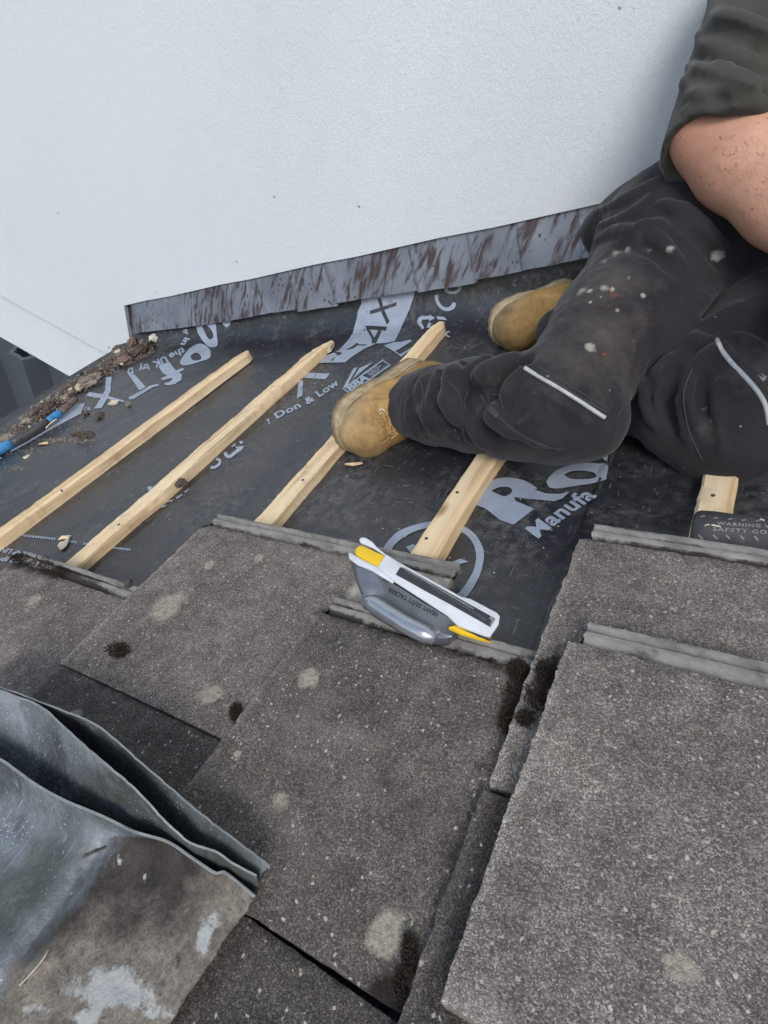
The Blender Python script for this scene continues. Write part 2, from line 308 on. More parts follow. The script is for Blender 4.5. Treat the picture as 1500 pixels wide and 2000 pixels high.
MT = dict(render=m_render(), clad=m_clad(), lead=m_lead(), sheet=m_leadsheet(), memb=m_memb(1.), memb0=m_memb(.12), prt=m_print(), wood=m_wood(),
    tile=m_tile('granular_concrete_tile', 1.85, (1.08, 1., .93)), tile2=m_tile('paler_granular_tile', 2.5, (1.07, 1., .93)), rib=m_rib(),
    white=m_simple('white_plastic', (.58, .59, .60), (.74, .76, .77), .42, 30, 0, .06), silver=m_simple('satin_grey_metal', (.17, .178, .19), (.21, .218, .23), .3, 60, .6, .05),
    grip=m_simple('polished_grip', (.36, .38, .40), (.42, .435, .45), .24, 60, .7, .03), yellow=m_simple('yellow_plastic', (.80, .50, .01), (.86, .56, .02), .4, 30, 0, .05), black=m_simple('dark_plastic', (.022, .023, .025), (.04, .041, .044), .42, 60, 0, .1),
    steel=m_simple('bare_steel', (.30, .30, .30), (.45, .45, .45), .3, 80, .9, .1), rubber=m_simple('dusty_black_rubber', (.022, .024, .028), (.065, .063, .06), .62, 45, 0, .25),
    relief=m_simple('dusty_raised_letters', (.14, .135, .125), (.27, .255, .235), .85, 160, 0, .2), blue=m_simple('blue_paint', (.03, .19, .42), (.07, .30, .52), .5, 60, 0, .2),
    rust=m_simple('rusty_steel', (.09, .055, .04), (.24, .17, .13), .75, 60, .2, .5, .002), bar=m_simple('dark_steel_bar', (.045, .047, .05), (.10, .10, .095), .5, 60, .3, .3),
    mortar=m_simple('crumbled_mortar', (.10, .08, .065), (.33, .28, .225), .95, 45, 0, .8, .004), brown=m_simple('brown_dirt', (.035, .026, .02), (.12, .09, .068), .95, 60, 0, .8, .004),
    redbit=m_simple('red_brick_crumb', (.13, .08, .058), (.25, .165, .125), .95, 60, 0, .8, .003), chip=m_simple('pale_chip', (.45, .38, .27), (.62, .55, .42), .8, 60, 0, .3),
    moss=m_simple('dry_dark_moss', (.012, .008, .005), (.04, .027, .014), .95, 300, 0, .3), moss2=m_simple('green_moss', (.05, .045, .015), (.11, .10, .035), .95, 300, 0, .3),
    foam=m_simple('pale_filler_foam', (.55, .54, .40), (.70, .69, .55), .85, 50, 0, .5, .003), trous=m_cloth('black_work_cloth', (.0175, .0155, .018), (.031, .028, .0295), True),
    jump=m_cloth('dark_green_jersey', (.052, .051, .042), (.068, .066, .055), False, 300), skin=m_skin(), leather=m_leather(),
    sole=m_simple('cream_welt_rubber', (.22, .16, .085), (.46, .37, .23), .85, 45, 0, .5, .002), lace=m_simple('tan_lace', (.30, .17, .06), (.44, .27, .11), .85, 200, 0, .4),
    seam=m_simple('raised_cloth_seam', (.035, .032, .035), (.055, .051, .054), .9, 300), dsole=m_simple('brown_outsole', (.13, .09, .045), (.27, .20, .115), .85, 40, 0, .5, .003), piping=m_simple('grey_reflective_piping', (.32, .33, .33), (.50, .51, .50), .5, 90, 0, .2), ahair=m_simple('fair_arm_hair', (.20, .11, .05), (.34, .20, .10), .6, 200), hair=m_simple('short_brown_hair', (.05, .03, .018), (.10, .06, .035), .7, 200, 0, .8, .003),  # seam: trouser cloth colour lightened to stand for its lit highlight
    ground=m_simple('grey_ground', (.10, .10, .095), (.17, .165, .15), .95, 2, 0, .5, .01), slab=m_simple('roof_boarding', (.10, .085, .07), (.16, .13, .10), .9, 20),
    trim=m_simple('black_eaves_plastic', (.02, .022, .025), (.04, .042, .046), .4, 40))
# ------------------------------------------------------------------ camera and light
cam = bpy.data.cameras.new('camera'); cam.sensor_fit = 'VERTICAL'; cam.sensor_height = 36; cam.lens = 36*FOC/2000
cam.clip_start = .02; cam.clip_end = 500
co = bpy.data.objects.new('camera', cam); COL.objects.link(co); S.camera = co
M3 = Matrix(((CV[0], -CV[1], -CV[2]), (CU[0], -CU[1], -CU[2]), (CN[0], -CN[1], -CN[2])))
co.matrix_world = ROOF @ (Matrix.Translation(Vector(EYE)) @ M3.to_4x4())
W = bpy.data.worlds.new('World'); S.world = W; W.use_nodes = True
sky = W.node_tree.nodes.new('ShaderNodeTexSky'); sky.sky_type = 'NISHITA'; sky.sun_disc = False
EL, AZ = math.radians(50), math.radians(167)     # the sun stands off to the right behind the photographer, veiled
sky.sun_elevation = EL; sky.sun_rotation = AZ; sky.air_density = 1.0; sky.dust_density = 1.5; sky.ozone_density = 1.0
bg = W.node_tree.nodes['Background']; W.node_tree.links.new(sky.outputs[0], bg.inputs[0]); bg.inputs[1].default_value = .15
sun = bpy.data.lights.new('sun', 'SUN'); sun.energy = 1.5; sun.angle = math.radians(20); sun.color = (1, .985, .96)
so = bpy.data.objects.new('sun', sun); COL.objects.link(so)
sd = Vector((math.sin(AZ)*math.cos(EL), math.cos(AZ)*math.cos(EL), math.sin(EL)))
so.rotation_euler = sd.to_track_quat('Z', 'Y').to_euler(); so.location = (0, 0, 12)
S.view_settings.view_transform = 'Standard'; S.view_settings.look = 'None'; S.view_settings.exposure = 0.34; S.view_settings.gamma = 1
S.cycles.max_bounces = 6; S.cycles.use_denoising = True

# ------------------------------------------------------------------ setting
def wbox(name, x0, x1, y0, y1, z0, z1, mat, parent=None, bev=0, label=None, cat=None, kind=None):
    vs = [(x, y, z) for x in (x0, x1) for y in (y0, y1) for z in (z0, z1)]
    inv = ROOF.inverted(); vs = [tuple(inv @ Vector(v)) for v in vs]
    fs = [(0, 1, 3, 2), (4, 6, 7, 5), (0, 4, 5, 1), (2, 3, 7, 6), (0, 2, 6, 4), (1, 5, 7, 3)]
    o = mesh(name, vs, fs, mat, parent, None, False); fixn(o)
    if bev: bevel(o, bev)
    if label or kind: tag(o, label, cat, None, kind)
    return o
vs = [(-60, -60, 0), (60, -60, 0), (60, 60, 0), (-60, 60, 0)]
inv = ROOF.inverted(); g = mesh('ground', [tuple(inv @ Vector(v)) for v in vs], [(0, 1, 2, 3)], MT['ground'], None, None, False); tag(g, kind='structure')
VE = -2.06                                        # the eaves
vs, fs = box(VE+.02, 3.2, -2.6, U-.02, -.16, -.012)
tag(mesh('roof', vs, fs, MT['slab'], None, None, False), kind='structure')
wall = empty('house_wall', (-.4, U+.05, -.3), 'white rough rendered house wall rising beside the stripped roof', 'wall')
z1, z2 = RZ-1.155, RZ-1.465
aL = WP((242, 597), U-.020); X0 = (ROOF @ Vector(aL)).x
wbox('wall_face', -7, X0, U-.0194, U+.3, z1, RZ+5, MT['render'], wall)
wbox('wall_face', X0, 6, U+.004, U+.3, z1, RZ+5, MT['render'], wall)
wbox('lower_band', -7, 6, U+.016, U+.3, z2, z1-.0005, MT['render'], wall)
# the thicker render coat that stops on the flashing: its lower edge follows the top of the lead
a0 = WP((242, 597), U-.020); a1 = WP((1166, 400), U-.020); sl = (a1[2]-a0[2])/(a1[0]-a0[0])
up = np.array([sp, 0, cp]); pts = []
n = 40
for i in range(n+1):
    v = a0[0]+(3.2-a0[0])*i/n; pts.append(np.array([v, U-.020, a0[2]+sl*(v-a0[0])+.0015*math.sin(i*2.1)]))
top = [p+up*5 for p in pts]
P = np.array([pts, top]); vs, fs = shell(P, np.array([0, .009, 0])); o = mesh('render_coat', vs, fs, MT['render'], wall, None, False); fixn(o)
# dark ribbed cladding under the white band
cl = []
y0 = U+.05
for i in range(0, 140):
    x = -6.2+i*.04; k = i % 9; cl.append((x, y0-(.09 if k in (1, 2, 3) else 0)))
pv = [tuple(inv @ Vector((x, y, 0.05))) for x, y in cl]+[tuple(inv @ Vector((x, y, z2+.002))) for x, y in cl]
N = len(cl); o = mesh('metal_cladding', pv, [(i, i+1, i+1+N, i+N) for i in range(N-1)], MT['clad'], None, None, False)
tag(o, 'dark grey ribbed metal cladding under the white wall band', 'cladding')
md = o.modifiers.new('t', 'SOLIDIFY'); md.thickness = .02; md.offset = -1
# eaves strip
prof = [(-.035, -.05), (-.035, .006), (-.030, .012), (-.022, .008), (.03, .001), (.03, -.004), (-.02, -.002), (-.028, -.05)]
uu = np.linspace(-2.6, U-.012, 30)
vs = []; fs = []
for j, u in enumerate(uu):
    for a, b in prof: vs.append((VE+a+.003*math.sin(u*3), u, b+.002*math.sin(u*7)))
k = len(prof)
for j in range(len(uu)-1):
    for i in range(k): fs.append((j*k+i, j*k+(i+1) % k, (j+1)*k+(i+1) % k, (j+1)*k+i))
o = mesh('eaves_strip', vs, fs, MT['trim'], None, None, False); fixn(o); sharp(o); tag(o, 'thin black plastic strip along the roof edge beside debris', 'eaves trim')

# ------------------------------------------------------------------ membrane: three lengths, each lapped over the one below, dressed up the wall
def mn(v, u):                                      # ripples of the sheet between the battens
    w = .0050*fb(v*3+9, u*1.6, 1.7) + .0036*fb(v*9, u*4, 4.) + .0016*math.sin(u*5+v*7)*fb(v*2, u*2, 8.)
    d = abs(u-.55*v-1.55); w += .005*math.exp(-(d/.02)**2)*max(0, fb(v*2, u*3, 2.3))
    return max(w, -.004)+.005
F0, RF = .085, .085                               # radius of the turn-up
def sheet(name, v0, v1, ulo, lift, mat, label, wob, htop=.2):
    s0 = U-.004-F0; arc = F0*math.pi/2
    ss = np.concatenate([np.linspace(ulo, s0, int((s0-ulo)/.012)), s0+np.linspace(0.006, arc+htop-F0, 36)])
    nv = max(8, int((v1-v0)/.011)); P = np.zeros((len(ss), nv, 3))
    for i, s in enumerate(ss):
        va = v0+.006*fb(s*3, wob, 2.)+(.012*fb(s*9, wob, 5.) if s > s0 else 0); vb = v1+.006*fb(s*3, wob+4, 2.)
        for j in range(nv):
            v = va+(vb-va)*j/(nv-1); h = mn(v, min(s, s0+.3))+lift
            if j == 0 : h += .0006
            if s <= s0: p = (v, s, h)
            else:
                a = min((s-s0)/F0, math.pi/2); ex = max(0, s-s0-arc)
                f = 1+.25*fb(v*5, 3., 1.)
                hh = h + .004*fb(v*7, s*5, 6.)*min(1, a)
                hh = hh*max(.12, 1-ex/.03)
                p = (v, s0+math.sin(a)*F0-hh*math.sin(a)*.6-.000*math.sin(a), F0*(1-math.cos(a))+ex+hh*math.cos(a))
            P[i, j] = p
    vs, fs = grid(P); o = mesh(name, vs, fs, mat); tag(o, label, 'roofing membrane', 'lengths of black roofing membrane')
    md = o.modifiers.new('t', 'SOLIDIFY'); md.thickness = .0009; md.offset = -1
    return o, vs, fs
vsm = (RP((655, 690), .006)[0]+RP((310, 992), .006)[0]+RP((215, 1112), .006)[0])/3
vsr = (RP((1188, 890), .006)[0]+RP((1125, 1070), .006)[0])/2
SH = [sheet('roofing_membrane', VE+.02, vsm+.1, -.75, 0., MT['memb0'], 'downslope length of black membrane lying under the two battens nearest the eaves', 1.),
      sheet('roofing_membrane', vsm, vsr+.1, -.75, .0024, MT['memb'], 'middle length of black membrane with the circled cross print beside the staple gun', 2.),
      sheet('roofing_membrane', vsr, 3.0, -.75, .0048, MT['memb0'], 'upslope length of plain black membrane under the kneeling worker and hammer', 3.)]
MV, MF = [], []
for o, vs, fs in SH:
    k = len(MV); MV += [tuple(v) for v in vs]; MF += [tuple(i+k for i in f) for f in fs]
MB = BVHTree.FromPolygons(MV, MF)
def cast(bvh, px, off=0., far=None):
    d = Vector(ray(px)).normalized(); h, nrm, i, dist = bvh.ray_cast(Vector(EYE), d)
    if h is None: return None
    if nrm.dot(d) > 0: nrm = -nrm
    return np.array(h+nrm*off)
def lay(bvh, polys, off, edge=9.):
    """flat outlines laid onto a surface: every polygon [outer, hole...] is cut into small triangles and dropped on it"""
    V, F = [], []
    for pl in polys:
        rings = pl if isinstance(pl[0][0], (tuple, list, np.ndarray)) else [pl]
        bm = bmesh.new()
        es = []
        for r in rings:
            q = []
            for i in range(len(r)):
                a, b = r[i], r[(i+1) % len(r)]; m = max(1, int(math.hypot(b[0]-a[0], b[1]-a[1])/edge))
                q += [bm.verts.new((a[0]+(b[0]-a[0])*k/m, a[1]+(b[1]-a[1])*k/m, 0)) for k in range(m)]
            es += [bm.edges.new((q[i], q[(i+1) % len(q)])) for i in range(len(q))]
        bmesh.ops.triangle_fill(bm, edges=es, use_beauty=True, use_dissolve=False)
        for _ in range(3):
            le = [e for e in bm.edges if e.calc_length() > edge*1.3]
            if not le: break
            bmesh.ops.subdivide_edges(bm, edges=le, cuts=1)
            bmesh.ops.triangulate(bm, faces=bm.faces)
        bm.verts.index_update(); idx = {}
        for v in bm.verts:
            p = cast(bvh, v.co, off)
            if p is not None: idx[v.index] = len(V); V.append(p)
        for f in bm.faces:
            k = [v.index for v in f.verts]
            if all(i in idx for i in k): F.append([idx[i] for i in k])
        bm.free()
    return V, F
def plain_text(s, bold=.0, spacing=1.):
    cu = bpy.data.curves.new('t', 'FONT'); cu.body = s; cu.offset = bold; cu.resolution_u = 3; cu.space_character = spacing
    ob = bpy.data.objects.new('t', cu); COL.objects.link(ob)
    me = bpy.data.meshes.new_from_object(ob.evaluated_get(bpy.context.evaluated_depsgraph_get()))
    COL.objects.unlink(ob); bpy.data.objects.remove(ob)
    vs = np.array([v.co[:2] for v in me.vertices]); fs = [tuple(p.vertices) for p in me.polygons]; bpy.data.meshes.remove(me)
    return vs, fs
def words(bvh, s, a, b, upv, off, bold=.02, spacing=1., arc=0., cap=.70):
    """the line of lettering s from baseline point a to b, capitals as tall as upv"""
    vs, fs = plain_text(s, bold, spacing); x0, x1 = vs[:, 0].min(), vs[:, 0].max()
    V = []; ok = {}
    A = RP(a); B = RP(b); T = RP((a[0]+upv[0], a[1]+upv[1]))
    for i, (x, y) in enumerate(vs):
        t = (x-x0)/(x1-x0); p = A+(B-A)*t+(T-A)*(y/cap) + (T-A)*arc*4*t*(1-t)
        q = p-EYE; d = Vector(q).normalized(); h, nrm, k, dist = bvh.ray_cast(Vector(EYE), d)
        if h is None: continue
        if nrm.dot(d) > 0: nrm = -nrm
        ok[i] = len(V); V.append(np.array(h+nrm*off))
    return V, [[ok[i] for i in f] for f in fs if all(i in ok for i in f)]
def join(*vf):
    V, F = [], []
    for v, f in vf:
        k = len(V); V += list(v); F += [[i+k for i in x] for x in f]
    return V, F
def ribbon(pts, w):
    P = catmull(pts, 5); n = len(P); o = []
    for sgn in (1, -1):
        side = []
        for i in range(n):
            t = P[min(i+1, n-1)]-P[max(i-1, 0)]; t = t/np.linalg.norm(t); side.append(P[i]+sgn*w/2*np.array([-t[1], t[0]]))
        o.append(side)
    return [tuple(x) for x in o[0]+o[1][::-1]]
ZA = lambda *p: zoom((40, 600), 3.261, p); ZB = lambda *p: zoom((560, 540), 3.947, p)
ZC = lambda *p: zoom((280, 720), 3.571, p); ZD = lambda *p: zoom((720, 860), 3.0, p); ZE = lambda *p: zoom((0, 1000), 5., p)
OF = .0013
def cat(pl, m=4): return [tuple(x) for x in catmull(list(pl)+[pl[0]], m)[:-1]]
def prt(name, parent, vf, mat=None): return mesh(name, vf[0], vf[1], mat or MT['prt'], parent, None, False)
L0, L1, L2 = [s[0] for s in SH]
prt('printed_letter', L0, lay(MB, [ZA((548, 447), (582, 445), (575, 540), (545, 600), (518, 645), (470, 648), (508, 590), (540, 530)),
    ZA((418, 565), (440, 542), (520, 556), (625, 585), (668, 600), (655, 608), (610, 602), (540, 580), (470, 578))], OF))
prt('printed_letter', L0, lay(MB, [ZA((678, 415), (712, 413), (800, 512), (760, 532)), ZA((690, 575), (780, 530), (830, 500), (885, 490), (880, 503), (845, 512), (790, 545), (720, 588), (695, 590))], OF))
prt('printed_letter', L0, lay(MB, [ZA((880, 378), (948, 350), (990, 405), (1035, 388), (1043, 402), (1010, 418), (1030, 430), (1025, 465), (985, 492), (940, 500), (920, 495), (917, 487), (950, 478), (972, 460), (960, 453), (908, 468), (895, 455), (935, 437), (905, 420))], OF))
prt('printed_letter', L0, lay(MB, [[cat(ZA((1075, 265), (1120, 240), (1160, 235), (1200, 262), (1213, 300), (1200, 330), (1140, 350), (1080, 368), (1035, 372), (1018, 355), (1030, 325))), cat(ZA((1085, 312), (1105, 295), (1130, 293), (1150, 315), (1148, 335), (1110, 342), (1090, 332)), 3)]], OF))
prt('printed_letter', L0, lay(MB, [[cat(ZA((1122, 120), (1135, 95), (1190, 88), (1225, 90), (1245, 105), (1250, 150), (1255, 200), (1255, 245), (1225, 258), (1190, 245), (1155, 205), (1130, 160))), cat(ZA((1160, 125), (1180, 112), (1210, 135), (1228, 170), (1228, 195), (1205, 205), (1185, 180)), 3)]], OF))
prt('printed_letter', L0, lay(MB, [ZA((1270, 80), (1345, 80), (1335, 115), (1315, 130), (1295, 115))], OF))
prt('printed_slash', L0, lay(MB, [ZA((345, 618), (412, 615), (385, 680), (290, 730), (160, 800), (60, 860), (0, 893), (-60, 925), (-60, 905), (0, 872), (60, 838), (180, 765), (280, 690))], OF))
ring = lambda c, rx, ry, n=20: [(c[0]+rx*math.cos(k*2*math.pi/n), c[1]+ry*math.sin(k*2*math.pi/n)) for k in range(n)]
prt('registered_mark', L0, join(lay(MB, [[ring((170.5, 799.5), 6.6, 4.6), ring((170.5, 799.5), 5., 3.3)]], OF, 4), words(MB, 'R', (173, 797), (168.5, 798.5), (1., 4.2), OF)))
t = [('d', (1078, 128), (1060, 150), (-38, 30)), ('in', (1076, 196), (1040, 236), (-28, 22))]
prt('printed_words', L0, join(*[words(MB, s, ZA(a)[0], ZA(b)[0], (c[0]/3.261, c[1]/3.261), OF, .03) for s, a, b, c in [
    ('d', (1050, 138), (1036, 160), (30, 12)), ('in', (1050, 192), (1022, 238), (34, 10)), ('the', (1040, 256), (945, 303), (16, 36)),
    ('UK', (925, 312), (838, 352), (20, 38)), ('by', (812, 362), (748, 385), (14, 36)), ('D', (715, 386), (680, 396), (8, 34))]]))
# lower corner: dashes and lap notes
dash = []
for a, b, k in [((170, 226), (560, 268), 15), ((690, 290), (765, 303), 4), ((826, 312), (870, 318), 2), ((1112, 352), (1290, 374), 8)]:
    for i in range(k):
        x = a[0]+(b[0]-a[0])*i/k; y = a[1]+(b[1]-a[1])*i/k; w = (b[0]-a[0])/k*.62; h = 20
        dash.append(ZE((x, y-h/2), (x+w, y-h/2+2), (x+w-12, y+h/2+3), (x-12, y+h/2)))
[prt('printed_dashes', L0, lay(MB, dash[i:j], OF, 6)) for i, j in ((0, 15), (15, 19), (19, 21), (21, 29))]
prt('printed_words', L0, join(words(MB, 'LAP LINE', ZE((268, 398))[0], ZE((0, 345))[0], (-8, 8.5), OF, .03), words(MB, 'UP 150', ZE((150, 455))[0], ZE((-120, 400))[0], (-8, 9), OF, .03)))
# middle length
prt('printed_cross', L1, lay(MB, [ZB((100, 742), (335, 752), (300, 795), (90, 783)), ZB((96, 800), (128, 805), (122, 920), (80, 945), (88, 860))], OF))
prt('printed_words', L1, join(words(MB, '& Low', ZB((160, 992))[0], ZB((410, 832))[0], (-8., -10.2), OF, .035, 1.08), words(MB, 'Don', ZC((932, 352))[0], ZC((1105, 268))[0], (-6.5, -10), OF, .035, 1.05),
    words(MB, 'y', ZC((868, 382))[0], ZC((890, 366))[0], (-5, -9), OF, .035)))
prt('printed_band', L1, lay(MB, [ZB((575, 150), (990, 110), (985, 140), (950, 250), (900, 360), (870, 430), (835, 500), (770, 515), (690, 520), (600, 560), (520, 610), (450, 665), (240, 670), (240, 630), (340, 600), (400, 575), (470, 500), (510, 440), (540, 330), (550, 270), (578, 210)),
    ZB((750, 535), (830, 508), (880, 508), (950, 490), (968, 500), (880, 555), (830, 583)), ZB((826, 580), (832, 576), (892, 616), (886, 622)), ZB((870, 606), (955, 556), (958, 561), (876, 611)), ZB((878, 612), (950, 568), (952, 572), (884, 617))], OF))
PB = MT['memb0']
prt('band_letter', L1, lay(MB, [ZB((700, 165), (730, 168), (755, 260), (795, 350), (775, 374), (733, 280)), ZB((645, 265), (720, 240), (850, 198), (848, 225), (720, 272), (645, 293))], .0021), PB)
prt('band_letter', L1, lay(MB, [[ZB((612, 382), (775, 390), (765, 425), (735, 418), (690, 520), (660, 522), (655, 480), (615, 410)), ZB((640, 412), (708, 420), (676, 478))]], .0021), PB)
prt('band_letter', L1, lay(MB, [ZB((450, 570), (500, 548), (540, 516), (562, 528), (625, 530), (600, 538), (548, 535), (510, 562)), ZB((362, 590), (410, 585), (430, 598), (405, 612))], .0021), PB)
prt('recycling_sign', L1, lay(MB, [ZB((1008, 345), (1015, 322), (1040, 305), (1104, 305), (1100, 292), (1146, 322), (1098, 348), (1100, 332), (1048, 335), (1038, 352), (1062, 400), (1045, 412), (1012, 368)), ZB((1078, 395), (1100, 352), (1116, 372), (1104, 400)), ZB((1155, 308), (1215, 313), (1238, 340), (1165, 332))], OF))
prt('printed_letter', L1, lay(MB, [cat(ZB((1140, 145), (1170, 137), (1172, 180), (1195, 220), (1230, 240), (1262, 230), (1283, 200), (1306, 210), (1290, 250), (1240, 268), (1195, 255), (1160, 215), (1145, 175)))], OF))
prt('printed_letter', L1, lay(MB, [ZB((1205, 60), (1235, 62), (1250, 108), (1290, 115), (1318, 97), (1325, 60), (1352, 62), (1345, 105), (1310, 132), (1260, 135), (1222, 120))], OF))
prt('printed_number', L1, lay(MB, [ribbon(ZB((1258, 432), (1240, 430), (1232, 455), (1258, 470)), 3.2)], OF, 5))
prt('approval_mark', L1, join(lay(MB, [ZB((430, 872), (515, 712), (548, 702), (492, 800), (470, 842)), ZB((505, 800), (560, 710), (672, 660), (560, 752)), ZB((482, 842), (600, 742), (745, 642), (742, 655), (612, 745), (500, 832)),
    ZB((432, 872), (440, 868), (495, 900), (489, 908)), ZB((489, 908), (803, 690), (800, 683), (489, 900)), ZB((740, 652), (746, 648), (803, 688), (797, 693)), ZB((445, 862), (735, 652), (738, 656), (452, 868))], OF, 8),
    words(MB, 'BBA', ZB((493, 893))[0], ZB((640, 788))[0], (-9.5, -11), OF, .05),
    words(MB, 'APPROVAL', ZB((622, 752))[0], ZB((700, 697))[0], (-1.8, -2.6), OF, .02), words(MB, 'INSPECTION', ZB((634, 763))[0], ZB((730, 695))[0], (-1.8, -2.6), OF, .02),
    words(MB, 'TESTING', ZB((645, 775))[0], ZB((718, 722))[0], (-1.8, -2.6), OF, .02), words(MB, 'CERTIFICATION', ZB((656, 787))[0], ZB((785, 694))[0], (-1.8, -2.6), OF, .02)))
prt('recycling_sign', L1, lay(MB, [ribbon(ZC((468, 692), (500, 690), (532, 668), (532, 640), (508, 634)), 5.5), ribbon(ZC((572, 585), (580, 608), (605, 616), (640, 590), (672, 566)), 6.5), ZC((640, 548), (706, 543), (678, 582)), ZC((612, 545), (640, 522), (650, 536), (622, 552)), ZC((668, 510), (690, 505), (700, 520), (680, 532))], OF, 5))
for pg in (ZC((28, 830), (52, 820), (60, 832), (110, 800), (120, 812), (44, 862)), ZC((130, 962), (168, 952), (152, 968), (126, 972)), ZC((160, 932), (212, 915), (206, 928), (168, 936)), ZC((228, 902), (276, 875), (272, 888), (238, 912)), ZC((286, 862), (322, 838), (318, 848), (292, 868))): prt('printed_letter', L1, lay(MB, [pg], OF, 6))
prt('printed_letter', L1, lay(MB, [[[*cat(ZD((688, 262), (745, 230), (820, 222), (900, 235), (955, 262), (972, 292)), 4)[:21]] + ZD((1040, 315), (1120, 318), (1180, 303), (1135, 345), (1085, 360), (1000, 352), (920, 345), (855, 337), (860, 358), (970, 405), (850, 498), (770, 470), (720, 430), (680, 400), (622, 380), (655, 320)),
    cat(ZD((720, 300), (765, 278), (820, 278), (842, 295), (830, 318), (795, 332), (750, 315)), 3)]], OF))
prt('printed_letter', L1, lay(MB, [[cat(ZD((1042, 245), (1070, 205), (1130, 165), (1200, 143), (1290, 135), (1345, 140), (1402, 140), (1394, 215), (1385, 235), (1300, 258), (1200, 272), (1120, 285), (1060, 280)), 3), cat(ZD((1145, 205), (1190, 185), (1250, 182), (1310, 190), (1335, 210), (1320, 225), (1260, 232), (1180, 228)), 3)]], OF))
prt('printed_letter', L1, lay(MB, [cat(ZD((1362, 90), (1375, 58), (1398, 40), (1402, 125), (1380, 118)), 3)], OF))
prt('printed_words', L1, words(MB, 'Manufa', ZD((992, 578))[0], ZD((1338, 330))[0], (-25, -19), OF, .03, 1.06, .08))
prt('printed_circle', L1, lay(MB, [[cat(ZD((60, 680), (110, 600), (190, 528), (345, 482), (450, 480), (555, 505), (630, 560), (675, 650), (668, 740), (635, 830), (560, 935), (420, 1020), (250, 1060), (120, 1000), (60, 860))), cat(ZD((110, 720), (150, 620), (240, 552), (345, 517), (440, 510), (530, 535), (590, 575), (628, 650), (625, 735), (590, 815), (520, 905), (400, 980), (260, 1010), (150, 960), (105, 850)))]], OF))
prt('printed_cross', L1, lay(MB, [ZD((300, 770), (410, 742), (540, 698), (587, 715), (410, 764), (300, 800)), ZD((220, 628), (262, 612), (420, 700), (475, 672), (440, 700), (330, 760), (300, 730))], OF))

# ------------------------------------------------------------------ battens
def batten(label, p0, p1, w, h, ext=.3, chip=0., seed=0):
    a = RP(p0, .02); b = RP(p1, .02); d = (b-a); L = np.linalg.norm(d); d /= L; a = a-d*ext; L += ext
    N = 150; rows = []
    for i in range(N+1):
        t = i/N; c = a+d*(L*t); s = seed*7.3; wob = .0022*fb(t*6, s); hw = w/2+.0012*fb(t*14, s+3); top = .006+h+.0018*fb(t*9, s+6)
        e = L*(1-t); k = 1.
        if chip and e < chip: k = .45+.55*(e/chip)**.8+.06*fb(t*60, s)
        bb = .0035
        top = .006+(top-.006)*(k if chip > .08 else 1); hw *= (k if chip else 1)
        j = lambda q: .0012*fb(t*45, s+q, 1.)+.0008*fb(t*140, s+q, 4.)
        prof = [(-hw, .004), (-hw+j(1), top-bb), (-hw+bb, top+j(2)), (0, top+.0004), (hw-bb, top+j(3)), (hw+j(4), top-bb), (hw, .004)]
        tl = (.02*fb(i*.01, s+9)) if i < N else 0
        rows.append([(c[0]+wob+x, c[1]+(0 if i < N else .006*fb(x*60, y*60, s)), y) for x, y in prof])
    P = np.array(rows); vs, fs = grid(P); k = P.shape[1]; R0 = P.shape[0]
    fs = [tuple(reversed(f)) for f in fs] + [(i*k, (i+1)*k, (i+1)*k+k-1, i*k+k-1) for i in range(R0-1)] + [tuple(range(k)), tuple((R0-1)*k+i for i in reversed(range(k)))]
    o = mesh('roof_batten', vs, fs, MT['wood'], None, a); fixn(o); sharp(o, 35)
    tag(o, label, 'batten', 'sawn timber roof battens'); return o, a, d, L
BT = [batten('pale timber batten nearest the eaves, without any tile under its lower end', (0, 1050), (487, 690), .0345, .0245, .6, .03, 1),
      batten('timber batten with a dark crumb on it, split to a thin point near the wall', (152, 1103), (648, 664), .0350, .025, .3, .11, 2),
      batten('timber batten that the worn boot toe rests against', (522, 1022), (862, 636), .0375, .025, .3, .025, 3),
      batten('broad knotty timber batten between the staple gun and the trouser knee', (838, 1080), (962, 886), .0405, .026, .3, 0, 4),
      batten('short visible timber batten end above the black hammer grip', (1388, 1030), (1410, 915), .040, .026, .3, 0, 5)]
for k in (3, 4):                                    # these two run on to the wall under the worker
    o, a, d, L = BT[k]
    me = o.data; n7 = 7
    far = 1.28-(a[1]+d[1]*L)
    for v in me.vertices:
        t = v.co.y/(d[1]*L); v.co.y += far*max(0, t-.5)*2; v.co.x += d[0]/d[1]*far*max(0, t-.5)*2
